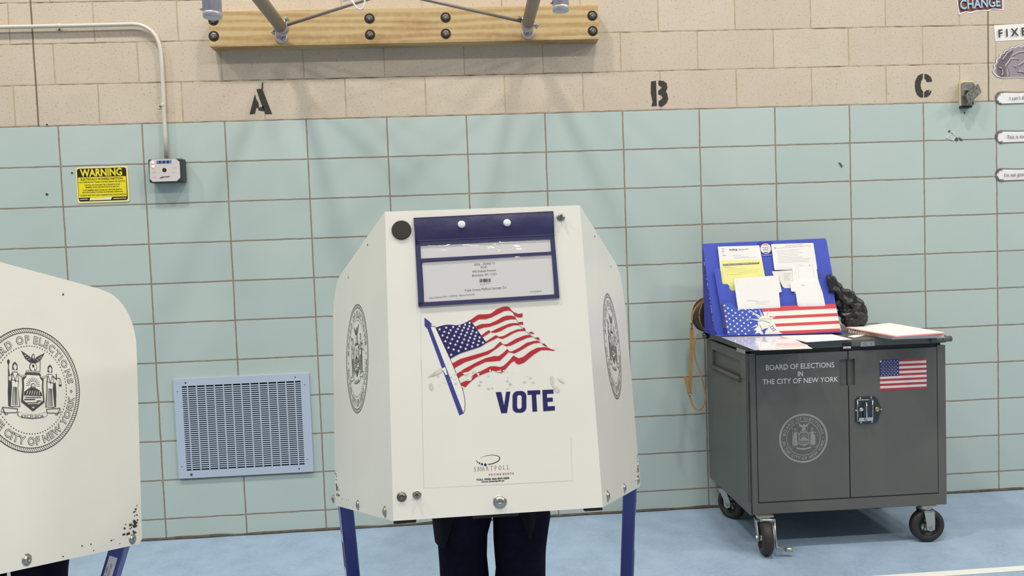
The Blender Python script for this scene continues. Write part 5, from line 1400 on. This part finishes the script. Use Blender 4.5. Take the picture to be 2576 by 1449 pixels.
for txt, yy, x0, x1, lb in (("I can't do it.", 247, 2537, 2592, "ornate white paper label reading I can't do it"), ('This is too hard.', 344.5, 2531, 2604, 'ornate white paper label reading This is too hard'), ("I'm not good at this.", 440, 2524, 2610, "ornate white paper label reading I'm not good at")):
    rnd = random.Random(int(yy))
    base = [(2503+8*(1-math.sin(radians(90+k*18-0)))*0+(14*(1-cos(radians(-90+k*15)))) , yy+17*sin(radians(-90+k*15))*1.0) for k in range(13)]
    el = [(2518-15*cos(radians(-90+k*15))*(1+.06*(k % 2)), yy+17*sin(radians(-90+k*15))) for k in range(13)]
    o_ = el[::1]+[(2560, yy+15), (2640, yy+13), (2640, yy-19), (2560, yy-16)]
    i_ = [(2521-14*cos(radians(-90+k*15)), yy+13.5*sin(radians(-90+k*15))) for k in range(13)]+[(2560, yy+12), (2640, yy+10), (2640, yy-16), (2560, yy-13)]
    lay = [(o_, ORN), (i_, PAPER)]
    for k in range(16):
        t = radians(rnd.uniform(-100, 100)); r_ = rnd.uniform(2, 4.5); cx, cy = 2519-13*cos(t), yy+14*sin(t)
        lay.append(([(cx+r_*cos(a_)*rnd.uniform(.6, 1), cy+r_*sin(a_)*rnd.uniform(.6, 1)) for a_ in (0, 1, 2, 3, 4, 5)], ORN if k % 3 else GREYINK2))
    cutout('thought_label', lb, 'label', lay, 'ornate thought labels on the wall', texts=((txt, x0, x1, yy+6-.5, yy+4-(x1-x0)*.05+.5, 9.5, INK, .0),))
# broken electrical box
eb = thing('electrical_box', 'damaged metal electrical box with its cover hanging askew', 'electrical box', WALL.P(*WALL.ab(2440, 240), 0))
def wx(x, y): return WALL.ab(x, y)
a_, c = wx(2411.5, 268), wx(2446, 207)
b = MB(); b.box((a_[0], -.035, a_[1]), (c[0]-.015, -.0005, c[1]), CREAM, None, bev=.004)
b.box((a_[0]+.002, -.03, a_[1]-.012), (c[0]-.022, -.001, a_[1]+.004), INK); b.build('surround', eb)
PX = Plane((0, -.0355, 0), (1, 0, 0), (0, 0, 1))
b = MB(); b.prism(PX, PX.pts([(2417, 212), (2424, 207), (2444, 207), (2450, 213), (2448, 262), (2418, 266)]), 0, .008, METALB); b.rect(PX, *PX.ab(2424, 240), *PX.ab(2433, 228), INK, .0085); b.build('box', eb)
cv = Plane(PX.P(*PX.ab(2442, 236), .02), Vector((1, .35, .75)), Vector((-.62, -.25, .8)))
cv = Plane(cv.o, cv.a, cv.n.cross(cv.a))
b = MB(); b.prism(cv, [(-.062, -.026), (.050, -.026), (.054, .022), (-.058, .026)], 0, .006, METALB); b.prism(cv, [(-.06, -.03), (.05, -.03), (.05, -.024), (-.06, -.024)], -.012, .004, METALB)
for p in ((-.04, .012), (.03, .01), (-.045, -.012)): b.disc(cv, p, .004, INK, .0064, 10)
b.build('cover', eb)
b = MB(); 
for p in ((2437, 262), (2443, 255), (2446, 262)): b.lathe(PX.P(*PX.ab(*p), .008), PX.n, [(0, .006), (.01, .005), (.012, .002)], STEEL, 8)
b.build('loose_screws', eb)
# scraps of tape and little fixings
def blob(name, label, cat, pts_list):
    c = WALL.ab(*pts_list[0][0][0]); b = MB()
    for p, mt in pts_list: b.prism(WALL, WALL.pts(p), .0003, .0035, mt)
    return tag(b.build(name, None, WALL.P(*c, 0)), label, cat)
blob('tape_scrap', 'crinkled clear tape scrap with dark flecks below the electrical box', 'tape', [([(2380, 347), (2386, 336), (2389, 337), (2383, 349)], TAPE), ([(2391, 334), (2399, 332), (2403, 340), (2400, 341), (2397, 335)], TAPE), ([(2388, 352), (2397, 351), (2402, 344), (2404, 346), (2398, 354)], TAPE), ([(2403, 345), (2409, 347), (2408, 355), (2403, 354)], PURP), ([(2411, 346), (2418, 349), (2422, 353), (2415, 353)], PURP), ([(2384, 331), (2390, 327), (2388, 333)], INK)])
blob('tape_scrap', 'tiny purple and white scrap stuck on the tiles above the display', 'tape', [([(2109, 409), (2114, 410), (2119, 421), (2115, 419)], PURP), ([(2116, 410), (2122, 412), (2119, 416)], TAPE)])
for x, y, lb in ((181.5, 434.5, 'small dark wall plug beside the warning sign'), (118.5, 488.5, 'pale ringed wall plug set lower than the plug beside the warning sign'), (118.5, 313.5, 'small dark wall plug at the top edge of the tiles'), (2426, 284.5, 'small dark wall plug under the electrical box')):
    c = WALL.ab(x, y); b = MB()
    b.lathe(WALL.P(*c, .0002), WALL.n, [(0, .0075), (.0012, .0075), (.0013, .005)], ZINC if y == 488.5 else RESIDUE, 14); b.disc(WALL, c, .005, INK, .0018, 12); tag(b.build('wall_plug', None, WALL.P(*c, 0)), lb, 'wall plug', 'leftover wall plugs')
